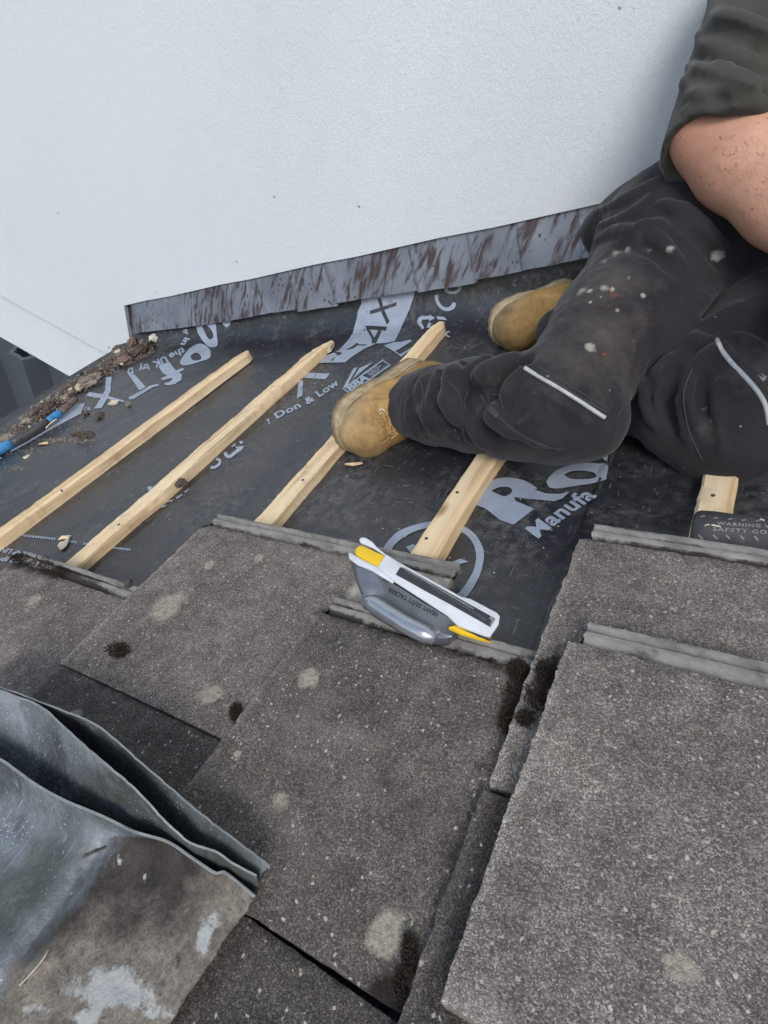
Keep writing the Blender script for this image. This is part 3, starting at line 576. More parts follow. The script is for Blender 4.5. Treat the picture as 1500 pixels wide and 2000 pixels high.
# ------------------------------------------------------------------ lead flashing
fx = [262, 449, 521, 583, 657, 818, 928, 1021, 1138, 1190]; fy = [652, 627, 612, 604, 592, 566, 548, 529, 505, 497]
tx = [258, 432, 497, 562, 632, 796, 912, 1009, 1130, 1180]; ty = lambda x: 597-(x-242)*.2132
FLL = ['darkest lead flashing sheet at the left end of the strip', 'lead flashing sheet directly right of the long left end sheet', 'narrow lead flashing sheet above the end of the batten nearest the eaves', 'streaked lead flashing sheet just left of the split batten end',
    'wide spotted lead flashing sheet above the pale printed band', 'heavily streaked lead flashing sheet with a lapped lower corner over the batten end', 'lead flashing sheet with few dark streaks above the printed letter C', 'lead flashing sheet above the toe of the hidden boot', 'short pale lead flashing sheet next to the trouser seat']
for i in range(9):
    x0b, x1b, x0t, x1t = fx[i]-2, fx[i+1]+5, tx[i]-2, tx[i+1]+5
    lift = .004 if i in (5,) else 0; nr, nc = 10, 34; P = np.zeros((nr, nc, 3))
    for r in range(nr):
        for c in range(nc):
            s, t = c/(nc-1), r/(nr-1)
            xt = x0t+(x1t-x0t)*s; yb = fy[i]+(fy[i+1]-fy[i])*s + (5 if (i in (5, 3) and s < .98) else 0)*t - (.5*math.sin(s*9+i))
            px = (xt+(x0b+(x1b-x0b)*s-xt)*t, ty(xt)-3+(yb-ty(xt)+3)*t)
            un = U-.0120-.0045*(1-s)*min(1,t*4)-.017*t**1.2-.0015*fb(s*2+i, t*2, 3.)*t - lift*t
            P[r, c] = WP(px, un)
    vs, fs = shell(P, np.array([0, .0022, 0])); o = mesh('flashing_sheet', vs, fs, MT['lead']); fixn(o); attr(o, 'lap', ([1. if c == 0 else (.45 if c == 1 else 0.) for r in range(nr) for c in range(nc)])*2); sharp(o, 50)
    tag(o, FLL[i], 'flashing', 'lapped lead flashing sheets along the wall')

for k, c in ((3, (833, 1052)), (3, (893, 962)), (2, (592, 938)), (4, (1393, 968)), (1, (232, 1025)), (0, (120, 958))):
    o = BT[k][0]; bv = BVHTree.FromPolygons([tuple(v.co+Vector(BASE[o.name])) for v in o.data.vertices], [tuple(f.vertices) for f in o.data.polygons])
    h = cast(bv, c, 0)
    if h is not None: mesh('nail_head', *tube([h+np.array([0, 0, -.004]), h+np.array([0, 0, .0008]), h+np.array([.0001, 0, .0012])], [.0026, .0026, .0020], 10), MT['bar'], o)
# ------------------------------------------------------------------ concrete tiles
def tile(label, vt, vh, u0, u1, nt, nh, rib=True, mat='tile', res=.0038, rot=0., lich=(), clean=None, grime=None, ribskip=.012, ribgrime=None, seed=0., th=.017, jag=.7, skew=0., tone=1.):
    ub = u1-.028 if rib else u1
    nv, nu = int((vh-vt)/res)+2, int((ub-u0)/res)+2
    V = np.zeros((nv, nu, 3)); A = np.zeros((3, nv, nu))
    L = [(RP(p, (nt*2+nh)/3), r) for p, r in lich]
    for i in range(nv):
        for j in range(nu):
            s, t = i/(nv-1), j/(nu-1); v = vt+(vh-vt)*s; u = u0+(ub-u0)*t
            e = 1-min(1., s*(nv-1)/3.); v += e*jag*(.0022*fb(u*60, seed, 1.)+.0016*fb(u*190, seed, 2.)+.0012*fb(u*14, seed, 3.)-.0004)
            eu = 1-min(1., min(t, 1-t)*(nu-1)/3.); u += eu*jag*(.0012*fb(v*70, seed+t, 4.)+.0010*fb(v*200, seed+t, 6.))
            n = nt+(nh-nt)*s + .0011*fb(v*9, u*9, seed)+.00045*fb(v*70, u*70, seed)
            n -= .0020*e**1.6*(1+.8*fb(u*80, seed, 9.)) + .0012*eu**1.6
            u += skew*(v-vt)*t
            V[i, j] = (v+rot*(u-u0), u, n)
            for c, r in L: A[0, i, j] = max(A[0, i, j], 1.15-math.hypot(V[i, j, 0]-c[0], u-c[1])/r*.85*(1+.4*fb(v*50, u*50, seed)))
            if clean is not None: A[1, i, j] = .5+max(-.5, min(.5, (v-clean)*18))
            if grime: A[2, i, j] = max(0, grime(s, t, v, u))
    vs, q = grid(V); N = len(vs); vb = vs.copy(); vb[:, 2] -= th
    rim = [j for j in range(nu)]+[i*nu+nu-1 for i in range(1, nv)]+[(nv-1)*nu+j for j in range(nu-2, -1, -1)]+[i*nu for i in range(nv-2, 0, -1)]
    idx = {r: N+k for k, r in enumerate(rim)}
    allv = np.vstack([vs, vb[rim]]); fs = [tuple(reversed(f)) for f in q]
    for k in range(len(rim)):
        x, y = rim[k], rim[(k+1) % len(rim)]; fs.append((x, y, idx[y], idx[x]))
    fs.append(tuple(idx[r] for r in rim))
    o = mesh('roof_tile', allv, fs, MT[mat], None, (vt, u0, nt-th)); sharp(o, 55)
    tag(o, label, 'roof tile', 'flat interlocking concrete roof tiles')
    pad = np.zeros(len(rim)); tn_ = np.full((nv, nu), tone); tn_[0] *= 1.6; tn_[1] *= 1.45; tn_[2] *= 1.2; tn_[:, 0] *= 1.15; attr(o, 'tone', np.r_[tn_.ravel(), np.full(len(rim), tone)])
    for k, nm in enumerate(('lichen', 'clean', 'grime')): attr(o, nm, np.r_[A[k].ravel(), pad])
    if rib:
        prof = [(-.001, -.0012), (.002, -.006), (.006, -.0065), (.0085, -.003), (.011, -.0018), (.016, -.0014), (.0175, -.0042), (.0195, -.0046), (.021, -.0012), (.0225, .0004), (.0265, .0002), (.028, -.003), (.028, -th)]
        m = int((vh-vt-ribskip)/.005); P = np.zeros((m, len(prof), 3)); G = np.zeros((m, len(prof)))
        for i in range(m):
            s = ribskip/(vh-vt)+(1-ribskip/(vh-vt))*i/(m-1)
            for j, (du, dn) in enumerate(prof):
                v = vt+(vh-vt)*s; u = ub+du
                P[i, j] = (v+rot*(u-u0)+(.003*fb(u*200, seed, 3.) if i in (0, m-1) else 0), u+.0004*fb(v*60, j*.3, seed)+.0004*fb(v*190, j, seed), nt+(nh-nt)*s+dn+.0004*fb(v*90, j*.5, seed))
                g = .78 if j in (1, 2) else (.50 if j in (0, 3) else (.42 if j in (6, 7) else .12)); G[i, j] = g*(.75+.6*fb(v*22, seed, 2.))+(ribgrime(s, j) if ribgrime else 0)
        rv, rq = grid(P); k = len(prof)
        rf = [tuple(reversed(f)) for f in rq]+[tuple(range(k)), tuple((m-1)*k+x for x in reversed(range(k)))]
        ro = mesh('interlock_rib', rv, rf, MT['rib'], o); sharp(ro, 60); attr(ro, 'grime', G.ravel())
    return o
NT, NH = .068, .045
tv = lambda px, n: RP(px, n)[0]; tu = lambda px, n: RP(px, n)[1]
T2t, T4t, T6t = tv((245, 1168), NT), tv((485, 1382), NT), (tv((1140, 1080), .072)+tv((940, 1530), .072))/2
u2 = tu((630, 1050), .050); j2 = tu((270, 1370), .058); u4 = tu((850, 1230), .052); j4 = tu((662, 1912), .058)
u6 = tu((1330, 1062), .055); j6 = tu((955, 1540), .069); u1 = tu((158, 1110), .058)
T8t = (tv((1108, 1245), .092)+tv((850, 1990), .092))/2; u8 = tu((1310, 1257), .082)
LEN = .437
edge = lambda w, k=1.: (lambda s, t, v, u: k*max(0, 1-min(1-t, 9)*w))
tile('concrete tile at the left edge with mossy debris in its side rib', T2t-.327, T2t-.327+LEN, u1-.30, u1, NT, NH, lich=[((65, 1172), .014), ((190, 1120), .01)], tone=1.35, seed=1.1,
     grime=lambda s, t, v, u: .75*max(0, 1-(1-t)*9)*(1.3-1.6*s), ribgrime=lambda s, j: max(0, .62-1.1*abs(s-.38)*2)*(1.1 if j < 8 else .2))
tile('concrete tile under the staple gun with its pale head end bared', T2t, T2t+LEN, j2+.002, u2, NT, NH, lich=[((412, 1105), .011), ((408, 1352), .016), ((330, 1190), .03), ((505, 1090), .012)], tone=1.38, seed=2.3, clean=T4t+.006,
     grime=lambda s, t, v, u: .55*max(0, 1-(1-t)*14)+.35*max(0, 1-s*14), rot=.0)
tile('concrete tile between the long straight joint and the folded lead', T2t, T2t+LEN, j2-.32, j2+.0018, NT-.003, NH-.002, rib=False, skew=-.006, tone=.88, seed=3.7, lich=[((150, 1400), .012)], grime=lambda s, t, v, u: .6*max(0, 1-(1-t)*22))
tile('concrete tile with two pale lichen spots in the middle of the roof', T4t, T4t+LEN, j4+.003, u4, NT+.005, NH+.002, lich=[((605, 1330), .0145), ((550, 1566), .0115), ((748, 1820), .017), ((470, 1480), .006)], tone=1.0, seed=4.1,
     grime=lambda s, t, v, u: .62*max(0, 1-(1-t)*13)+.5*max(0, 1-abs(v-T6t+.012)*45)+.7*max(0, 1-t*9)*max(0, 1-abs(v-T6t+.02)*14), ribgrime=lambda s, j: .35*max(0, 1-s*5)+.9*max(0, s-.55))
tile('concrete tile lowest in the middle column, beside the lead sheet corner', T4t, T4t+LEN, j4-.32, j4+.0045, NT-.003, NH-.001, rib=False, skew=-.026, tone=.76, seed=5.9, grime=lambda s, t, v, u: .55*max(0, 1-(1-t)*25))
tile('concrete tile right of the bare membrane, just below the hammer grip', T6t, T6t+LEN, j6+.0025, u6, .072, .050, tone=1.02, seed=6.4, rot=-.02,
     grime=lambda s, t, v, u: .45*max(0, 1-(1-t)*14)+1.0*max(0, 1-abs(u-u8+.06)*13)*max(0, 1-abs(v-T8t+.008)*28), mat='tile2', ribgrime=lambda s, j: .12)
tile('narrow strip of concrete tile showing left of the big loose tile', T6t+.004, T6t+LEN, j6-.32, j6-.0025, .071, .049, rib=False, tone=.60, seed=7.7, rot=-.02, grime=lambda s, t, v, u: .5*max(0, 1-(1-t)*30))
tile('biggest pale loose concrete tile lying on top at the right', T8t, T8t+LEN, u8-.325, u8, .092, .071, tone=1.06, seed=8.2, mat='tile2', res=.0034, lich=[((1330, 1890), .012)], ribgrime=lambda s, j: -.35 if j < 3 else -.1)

# ------------------------------------------------------------------ moss
def moss(label, spots, N, ln, mat='moss', seed=1):
    r = random.Random(seed); V, F = [], []
    for (px, py, n, rx, ry) in spots:
        for _ in range(N):
            a = r.random()*6.283; q = math.sqrt(r.random()); p = RP((px+rx*q*math.cos(a), py+ry*q*math.sin(a)), n)
            l = ln*(.5+r.random())*(1.15-q*.7); d = np.array([r.gauss(0, .7), r.gauss(0, .7), .8]); d /= np.linalg.norm(d)
            w = np.cross(d, [r.random()-.5, r.random()-.5, .3]); w = w/np.linalg.norm(w)*.0006
            b = p+d*l*.6; c = b+(d+np.array([r.gauss(0, .6), r.gauss(0, .6), -.5]))*l*.4
            k = len(V); V += [p-w, p+w, b+w*.8, b-w*.8, c]; F += [(k, k+1, k+2, k+3), (k+3, k+2, k+4)]
    o = mesh('moss_clump', V, F, MT[mat], None, None, False); tag(o, label, 'moss', 'moss clumps on the tiles'); return o
moss('long dark moss clump between the middle tile and the tile strip', [(1012, 1318, .056, 20, 32), (1000, 1365, .056, 14, 34), (988, 1410, .056, 8, 25)], 420, .011, seed=3)
moss('dark moss clump against the tail of the big loose tile', [(1062, 1318, .070, 16, 26), (1046, 1365, .070, 20, 34), (1026, 1405, .070, 14, 16)], 380, .010, seed=4)
moss('dark oval moss tuft on the tile left of the staple gun', [(230, 1270, .064, 25, 15)], 420, .008, seed=5)
moss('small moss tuft at the corner where three tiles meet', [(462, 1393, .054, 12, 20)], 260, .009, seed=6)
moss('flat brown moss patch in the lower corner of the middle tile', [(800, 1862, .061, 16, 44), (782, 1925, .060, 10, 34)], 420, .005, seed=7)
moss('thin mossy line along the rib below the staple gun', [(650, 1198, .060, 22, 9), (700, 1222, .060, 30, 9), (770, 1248, .058, 36, 8), (850, 1272, .056, 30, 7), (940, 1292, .055, 34, 7)], 150, .004, seed=8)
moss('tiny yellow green moss sprig below the staple gun', [(826, 1268, .058, 14, 4)], 60, .005, 'moss2', 9)
moss('brown mossy debris heap in the rib of the leftmost tile', [(70, 1098, .062, 40, 12), (110, 1118, .060, 26, 12), (40, 1090, .063, 20, 8)], 330, .009, seed=10)

# ------------------------------------------------------------------ folded lead
def thick(P, t):
    du = np.gradient(P, axis=1); dv = np.gradient(P, axis=0); n = np.cross(du, dv); n /= np.linalg.norm(n, axis=2, keepdims=True)+1e-9
    return shell(P, n*t)
def fold(name, top, ntop, bot, nbot, parent, bulge=0., nc=90, nr=16, dirt=0., t=.0015, seed=0., flip=1):
    T = rs(catmull(top, 5), nc); B = rs(catmull(bot, 5), nc); P = np.zeros((nr, nc, 3)); rim = np.zeros((nr, nc)); D = np.zeros((nr, nc))
    for r in range(nr):
        q = 0 if r == 0 else (.010 if r == 1 else (.016 if r == 2 else ((r-2)/(nr-3))*.96+.04)); q = min(q, 1)
        for c in range(nc):
            s = c/(nc-1); nt = np.interp(s, *zip(*ntop)); nb = np.interp(s, *zip(*nbot))
            a = RP(T[c], nt); b = RP(B[c], nb); p = a+(b-a)*q
            p = p+np.array([.0006*fb(s*30, seed, q*2), .0006*fb(s*30, seed+5, q*2), .0010*fb(s*26, seed, 3.)*(1-q)+bulge*math.sin(math.pi*q)])
            P[r, c] = p; rim[r, c] = 1. if r <= 1 else 0.; D[r, c] = dirt*(q*1.1)*(.35+s*.9)+.25*max(0, s-.7)*3*q
    vs, fs = thick(P, t*flip); o = mesh(name, vs, fs, MT['sheet'], parent); fixn(o); sharp(o, 60)
    attr(o, 'rim', np.r_[rim.ravel(), rim.ravel()]); attr(o, 'dirt', np.r_[D.ravel(), D.ravel()]); attr(o, 'pale', np.zeros(2*nr*nc)); return o
LA = [(-90, 1308), (0, 1343), (75, 1371), (120, 1388), (180, 1413), (225, 1446), (262, 1480), (330, 1538), (372, 1574), (420, 1612), (478, 1655), (527, 1692)]
LB = [(-90, 1312), (0, 1348), (72, 1376), (100, 1398), (132, 1428), (190, 1480), (240, 1522), (280, 1560), (312, 1596), (345, 1628), (378, 1652), (415, 1662), (458, 1690), (500, 1712)]
LC = [(-90, 1440), (0, 1480), (30, 1500), (75, 1532), (130, 1562), (200, 1591), (265, 1622), (328, 1641), (380, 1675), (421, 1702), (438, 1700), (468, 1722), (500, 1749)]
lead = empty('lead_sheet', RP((250, 1750), .07), 'old grey lead sheet folded into standing flaps, dirty at its right corner', 'lead sheet')
fold('standing_flap', LA, [(0, .150), (.4, .145), (1, .098)], [(x+22, y+40) for x, y in LB[:-1]]+[(500, 1735)], [(0, .078), (1, .074)], lead, .004, seed=1.)
fold('standing_flap', LB, [(0, .152), (.5, .150), (.8, .118), (1, .100)], [(x+6, y+22) for x, y in LC[:-1]]+[(497, 1752)], [(0, .078), (1, .075)], lead, -.006, dirt=.75, seed=2.)
# the sheet itself, curling up to the near edge
TC = rs(catmull(LC, 5), 110); BD = rs([(-560, 1880), (-200, 1990), (60, 2085), (246, 2124)], 110); nr, nc = 90, 110
P = np.zeros((nr, nc, 3)); A = np.zeros((3, nr, nc)); TAN = np.zeros((nr, nc))
for r in range(nr):
    q = 0 if r == 0 else (.0028 if r == 1 else (.0045 if r == 2 else .0075+.9925*((r-2)/(nr-3))**1.15))
    for c in range(nc):
        s = c/(nc-1); x, y = TC[c]+(BD[c]-TC[c])*q
        x += 5*fb(q*7, s, 4.)*(s > .97)+3*fb(q*30, s, 4.)*(s > .97)
        nC = np.interp(s, [0, .4, .8, 1], [.128, .122, .106, .090]); d = ((x-250)*.80+(y-1620)*.60)    # distance from the crease (250,1620)-(0,1950)
        n = .0775+(nC-.0775)*math.exp(-q/.07)+.0022*fb(x*.006, y*.006, 2.)+.0008*fb(x*.02, y*.02, 7.)
        n += -.0045*math.exp(-((d+14)/16)**2)+.0045*math.exp(-((d-20)/22)**2)+.0022*math.exp(-((d+60)/26)**2)
        n -= .003*max(0, s-.9)*10*min(1, q*4)
        P[r, c] = RP((x, y), n); A[0, r, c] = .5+d*.006-(.35 if (y-1600) < 30 else 0)+.12*fb(x*.015, y*.015, 1.); A[2, r, c] = 1. if r <= 1 else 0.
        pl = 0
        for cx, cy, rx, ry, k in [(225, 1930, 95, 66, .8), (300, 1900, 110, 30, .38), (150, 1940, 60, 60, .40), (420, 1800, 40, 40, .40), (165, 1990, 60, 30, .6), (400, 1832, 26, 58, .72), (300, 1985, 60, 30, .5), (360, 1780, 50, 14, .40), (80, 1975, 55, 35, .62), (330, 1890, 55, 22, .42), (235, 1680, 12, 22, .55), (285, 1712, 10, 24, .5)]:
            pl = max(pl, k*(1.25-math.hypot((x-cx)/rx, (y-cy)/ry)))
        A[1, r, c] = pl; TAN[r, c] = .15+max(0, (y-1690)/260)+max(0, (x-330)/240)-max(0, 1-(d/60))*.3
vs, fs = thick(P, -.0016); o = mesh('flat_sheet', vs, fs, MT['sheet'], lead); fixn(o); sharp(o, 60)
attr(o, 'tan', np.r_[TAN.ravel(), TAN.ravel()])
for k, nm in enumerate(('dirt', 'pale', 'rim')): attr(o, nm, np.r_[A[k].ravel(), A[k].ravel()])
def twig(name, label, pts, n, r, mat, cat='twig'):
    o = mesh(name, *tube([RP(p, n+.001*math.sin(i*2.)) for i, p in enumerate(catmull(pts, 3))], r, 7), MT[mat]); tag(o, label, cat); return o
twig('dry_twig', 'short dark twig lying on the grey lead sheet', [(162, 1674), (180, 1665), (198, 1658), (216, 1650)], .084, .0012, 'brown')
twig('straw_stalk', 'thin pale stalk lying along the crease of the lead sheet', [(38, 1925), (62, 1900), (82, 1876), (95, 1855)], .087, .0006, 'chip', 'straw')

# ------------------------------------------------------------------ staple gun
ZT = lambda *p: zoom((550, 980), 2.727, p)
tk = empty('staple_gun', RP((830, 1190), .06), 'silver and yellow hand tacker lying upside down across the tile edges', 'staple gun')
t0, t1 = ZT((390, 240))[0], ZT((1130, 650))[0]
def tn(p):                                          # the base face: a plane seen from above
    s = ((p[0]-t0[0])*(t1[0]-t0[0])+(p[1]-t0[1])*(t1[1]-t0[1]))/((t1[0]-t0[0])**2+(t1[1]-t0[1])**2); return .118-.030*s
TP = lambda p, dn=0.: RP(p, tn(p)+dn)
b0, b1 = TP(t0), TP(t1); ax = (b1-b0)/np.linalg.norm(b1-b0)
wd = TP(ZT((505, 238))[0])-TP(ZT((450, 345))[0]); wd -= ax*(wd@ax); wd /= np.linalg.norm(wd)
nz = np.cross(ax, wd); nz = nz if nz[2] > 0 else -nz          # out of the base face
def plate(name, px, up_, dep, mat, parent, bev=.0012, seg=2):
    o = mesh(name, *prism([TP(p)+nz*up_ for p in px], -nz*dep), MT[mat], parent); fixn(o); bevel(o, bev, seg); return o
rail = plate('base_rail', ZT((425, 188), (448, 190), (485, 213), (507, 240), (552, 275), (620, 318), (800, 417), (960, 506), (1005, 515), (1148, 590), (1163, 606), (1155, 652), (1112, 712), (1088, 712), (940, 656), (880, 600), (700, 484), (600, 420), (512, 347), (552, 283), (485, 240), (418, 212), (412, 200)), 0, .0035, 'white', tk, .0010)
plate('base_rail', ZT((358, 270), (372, 272), (400, 290), (440, 312), (512, 347), (600, 420), (590, 428), (480, 362), (440, 345), (405, 333), (360, 300), (355, 285)), 0, .0035, 'white', tk, .0010)
plate('lever_tip', ZT((392, 236), (412, 222), (432, 224), (552, 280), (516, 345), (400, 283), (385, 262)), -.0015, .012, 'yellow', tk, .003, 3)
plate('magazine_slot', ZT((630, 350), (652, 352), (1136, 622), (1112, 668), (608, 388)), .0007, .004, 'black', tk, .0004)
plate('magazine_track', ZT((645, 372), (655, 366), (1098, 626), (1090, 640)), .0013, .003, 'bar', tk, .0004)
plate('staple_pusher', ZT((640, 356), (650, 354), (1025, 572), (1020, 578)), .0015, .002, 'steel', tk, .0003)
plate('nose_plate', ZT((1096, 640), (1112, 612), (1138, 626), (1114, 668)), .0016, .004, 'steel', tk, .0004)
plate('nose_hole', ZT((1086, 655), (1098, 628), (1118, 636), (1108, 664)), .0022, .003, 'black', tk, .0003)
plate('rivet', ring(ZT((680, 406))[0], 2.2, 2.2, 12), .0012, .002, 'black', tk, .0003); plate('rivet', ring(ZT((945, 558))[0], 2.4, 2.4, 12), .0012, .002, 'black', tk, .0003)
# housing and handle: rows of the near side from the rail down to the handle, then back under
rows = [(ZT((357, 292), (400, 335), (455, 350), (600, 428), (745, 520), (880, 602), (940, 640)), -.0035),
        (ZT((362, 312), (402, 372), (500, 388), (600, 452), (745, 548), (872, 622), (938, 646)), -.010),
        (ZT((372, 335), (420, 425), (520, 430), (600, 482), (740, 572), (850, 632), (928, 640)), -.017),
        (ZT((388, 372), (428, 440), (520, 448), (600, 500), (735, 588), (845, 640), (915, 648)), -.024),
        (ZT((398, 395), (428, 455), (500, 462), (600, 520), (735, 604), (835, 643), (905, 652)), -.021),
        (ZT((402, 410), (432, 475), (495, 500), (600, 560), (735, 628), (815, 648), (895, 655)), -.024),
        (ZT((405, 415), (440, 490), (500, 530), (610, 592), (735, 645), (800, 655), (880, 659)), -.034)]
G = []
for px, dn in rows: G.append([TP(p)+nz*dn for p in rs(catmull(px, 4), 40)])
G = np.array(G); back = G[::-1]+wd*.026; back = back+nz*0
last = G[0]+wd*.028
allr = np.concatenate([G, [G[-1]-nz*.012+wd*.008, G[-1]-nz*.012+wd*.020], back], 0)
vs, fs = grid(allr); k = allr.shape[1]; m = allr.shape[0]
fs += [(i*k, i*k+0, (i+1)*k, (i+1)*k)[:0] for i in ()] + [tuple(i*k for i in range(m)), tuple(i*k+k-1 for i in reversed(range(m)))]
o = mesh('handle_housing', vs, fs, MT['silver'], tk); fixn(o)
md = o.modifiers.new('s', 'SUBSURF'); md.levels = md.render_levels = 1
me2 = bpy.data.meshes.new_from_object(o.evaluated_get(bpy.context.evaluated_depsgraph_get())); o.modifiers.clear(); o.data = me2; me2.shade_smooth()
TB = BVHTree.FromPolygons([tuple(np.array(v.co)+BASE[tk.name]) for v in me2.vertices], [tuple(f.vertices) for f in me2.polygons])
def tow(s, a, b, upv, bold=.03):
    v, f = plain_text(s, bold, 1.1); x0, x1 = v[:, 0].min(), v[:, 0].max(); V = []
    for x, y in v:
        q = (a[0]+(b[0]-a[0])*(x-x0)/(x1-x0)+upv[0]*y/.7, a[1]+(b[1]-a[1])*(x-x0)/(x1-x0)+upv[1]*y/.7)
        p = cast(TB, q, .0004); V.append(p if p is not None else TP(q, -.01))
    return V, f
mesh('lettering', *tow('HEAVY DUTY TACKER', ZT((836, 594))[0], ZT((574, 456))[0], (-3.4, 7.6), .045), MT['black'], tk, None, False)
pl = []
for c in [ZT((556, 412))[0]]:
    mesh('emblem', *lay(TB, [[[(c[0]-5.5, c[1]-4.5), (c[0]+5.5, c[1]+1), (c[0]+5.5, c[1]+7), (c[0]-5.5, c[1]+2)], [(c[0]-1.5, c[1]-1), (c[0]+1, c[1]), (c[0]+1, c[1]+3), (c[0]-1.5, c[1]+2)]]], .0004, 3), MT['black'], tk, None, False)
hp = rs(catmull([TP(p)+nz*d for p, d in zip(ZT((428, 452), (470, 468), (560, 525), (650, 580), (745, 622), (820, 640)), (-.030, -.0235, -.0225, -.0225, -.0235, -.028))], 6), 26)
o = mesh('grip_handle', *tube(hp, [.006]+[.0085]*2+[.0102]*20+[.0085]*2+[.005], 18), MT['grip'], tk); fixn(o)
o = plate('front_cap', ZT((885, 650), (930, 640), (1010, 676), (1088, 706), (1122, 700), (1112, 720), (1060, 711), (960, 682)), -.0045, .0060, 'yellow', tk, .0012)
plate('front_cap_edge', ZT((940, 656), (1088, 708), (1110, 712), (1135, 690), (1112, 722), (1050, 706)), -.0040, .0030, 'bar', tk, .0008)

# ------------------------------------------------------------------ hammer: its grip comes into the picture
ha = empty('hammer', RP((1420, 1045), .04), 'black rubber hammer grip with raised warning letters lying on a batten', 'hammer')
g0, g1 = RP((1368, 1034), .062), RP((1520, 1052), .062); d = (g1-g0)/np.linalg.norm(g1-g0); r = .0215
ts = np.r_[0, .0015, .004, .008, .02, np.linspace(.03, .17, 18), .175]
tw = tube([g0+d*(t-.008) for t in ts], [r*.72, r*.86, r*.95, r, r*1.02]+[r*(1-.04*math.sin(i*.5)) for i in range(18)]+[r*.7], 32)
o = mesh('rubber_grip', *tw, MT['rubber'], ha); fixn(o); sharp(o, 50); HB = BVHTree.FromPolygons([tuple(v) for v in tw[0]], tw[1])
mesh('steel_shaft', *tube([g0+d*.165, g0+d*.30], [.011, .0105], 16), MT['steel'], ha)
hx = g0+d*.30; s2 = np.cross(d, [0, 0, 1.]); s2 /= np.linalg.norm(s2)
mesh('hammer_head', *tube([hx-s2*.07, hx-s2*.055, hx-s2*.05, hx-s2*.02, hx+s2*.02, hx+s2*.05, hx+s2*.085+np.array([0, 0, -.012])], [.014, .015, .011, .013, .013, .010, .003], 16), MT['steel'], ha)
ZH = lambda *p: zoom((1320, 980), 8.333, p)
def how(s, a, b, upv):
    v, f = plain_text(s, .035, 1.25); x0, x1 = v[:, 0].min(), v[:, 0].max(); V = []; ok = {}
    for i, (x, y) in enumerate(v):
        q = (a[0]+(b[0]-a[0])*(x-x0)/(x1-x0)+upv[0]*y/.7, a[1]+(b[1]-a[1])*(x-x0)/(x1-x0)+upv[1]*y/.7); p = cast(HB, q, .0005)
        if p is not None: ok[i] = len(V); V.append(p)
    return V, [[ok[i] for i in t] for t in f if all(i in ok for i in t)]
mesh('raised_lettering', *join(how('WARNING WEAR', ZH((665, 378))[0], ZH((1860, 450))[0], (.6, -6.2)), how('SAFETY GOGGLES', ZH((600, 468))[0], ZH((1990, 560))[0], (.6, -7))), MT['relief'], ha, None, False)
nb = []
for x, y in [(408, 575), (640, 570), (850, 575), (1080, 585), (1310, 595), (1540, 605)]: nb.append(ribbon(ZH((x-32, y-38), (x, y), (x+34, y+28)), 3.4))
for x, y in [(440, 243), (655, 268), (885, 288), (1105, 305), (1330, 318)]: nb.append(ribbon(ZH((x-36, y+6), (x, y), (x+36, y-8)), 2.4))
mesh('grip_nub', *lay(HB, nb, .0006, 2.), MT['relief'], ha, None, False)
for sc_ in (ribbon(ZH((580, 380), (650, 392), (730, 408)), 2.4), ribbon(ZH((1365, 292), (1400, 300), (1445, 315)), 3.6), ribbon(ZH((470, 395), (520, 372), (550, 385)), 1.6)): mesh('grip_scratch', *lay(HB, [sc_], .0008, 2.), MT['chip'], ha, None, False)

# ------------------------------------------------------------------ pry bar and debris at the eaves
pb = empty('pry_bar', RP((70, 845), .01), 'round dark steel bar with blue painted bands lying at the roof edge', 'bar')
path = [(-60, 912), (0, 878), (22, 866), (58, 846), (93, 824), (104, 816), (117, 806), (132, 794), (147, 780)]
pp = [RP(p, .022) for p in path]
for nm, i0, i1, rr, mt in [('blue_band', 0, 2, .0145, 'blue'), ('bar_sleeve', 2, 4, .0138, 'bar'), ('blue_band', 4, 6, .0115, 'blue'), ('bar_end', 6, 8, .0105, 'rust')]:
    q = [pp[k]+(pp[min(k+1, 8)]-pp[k])*0 for k in range(i0, i1+1)]; q = rs(np.array(q), 8)
    mesh(nm, *tube(q, [rr*.9]+[rr*(1+.05*math.sin(k*2)) for k in range(6)]+[rr*.9], 14), MT[mt], pb)
def lump(label, px, n, r, mat, seed, sq=(1, 1, .6), cat='rubble', group=None, name='mortar_lump', rough=.5):
    bm = bmesh.new(); bmesh.ops.create_icosphere(bm, subdivisions=3, radius=1); c = RP(px, n); R = Matrix.Rotation(seed*1.7, 3, 'Z') @ Matrix.Rotation(seed*.4 % .6, 3, 'X')
    vs = []
    for v in bm.verts:
        p = v.co.copy(); k = 1+rough*fb(p.x*1.3+seed, p.y*1.3, p.z*1.3)+.16*fb(p.x*4+seed, p.y*4, p.z*4); p = Vector((p.x*sq[0], p.y*sq[1], p.z*sq[2]))*k*r
        p = R @ p; vs.append(c+np.array(p))
    fs = [[v.index for v in f.verts] for f in bm.faces]; bm.free()
    o = mesh(name, vs, fs, MT[mat], None, None, False); tag(o, label, cat, group); return o
rd = random.Random(11)
band = catmull([(-30, 882), (30, 846), (75, 806), (118, 772), (160, 745), (205, 716), (245, 690), (292, 668)], 8)
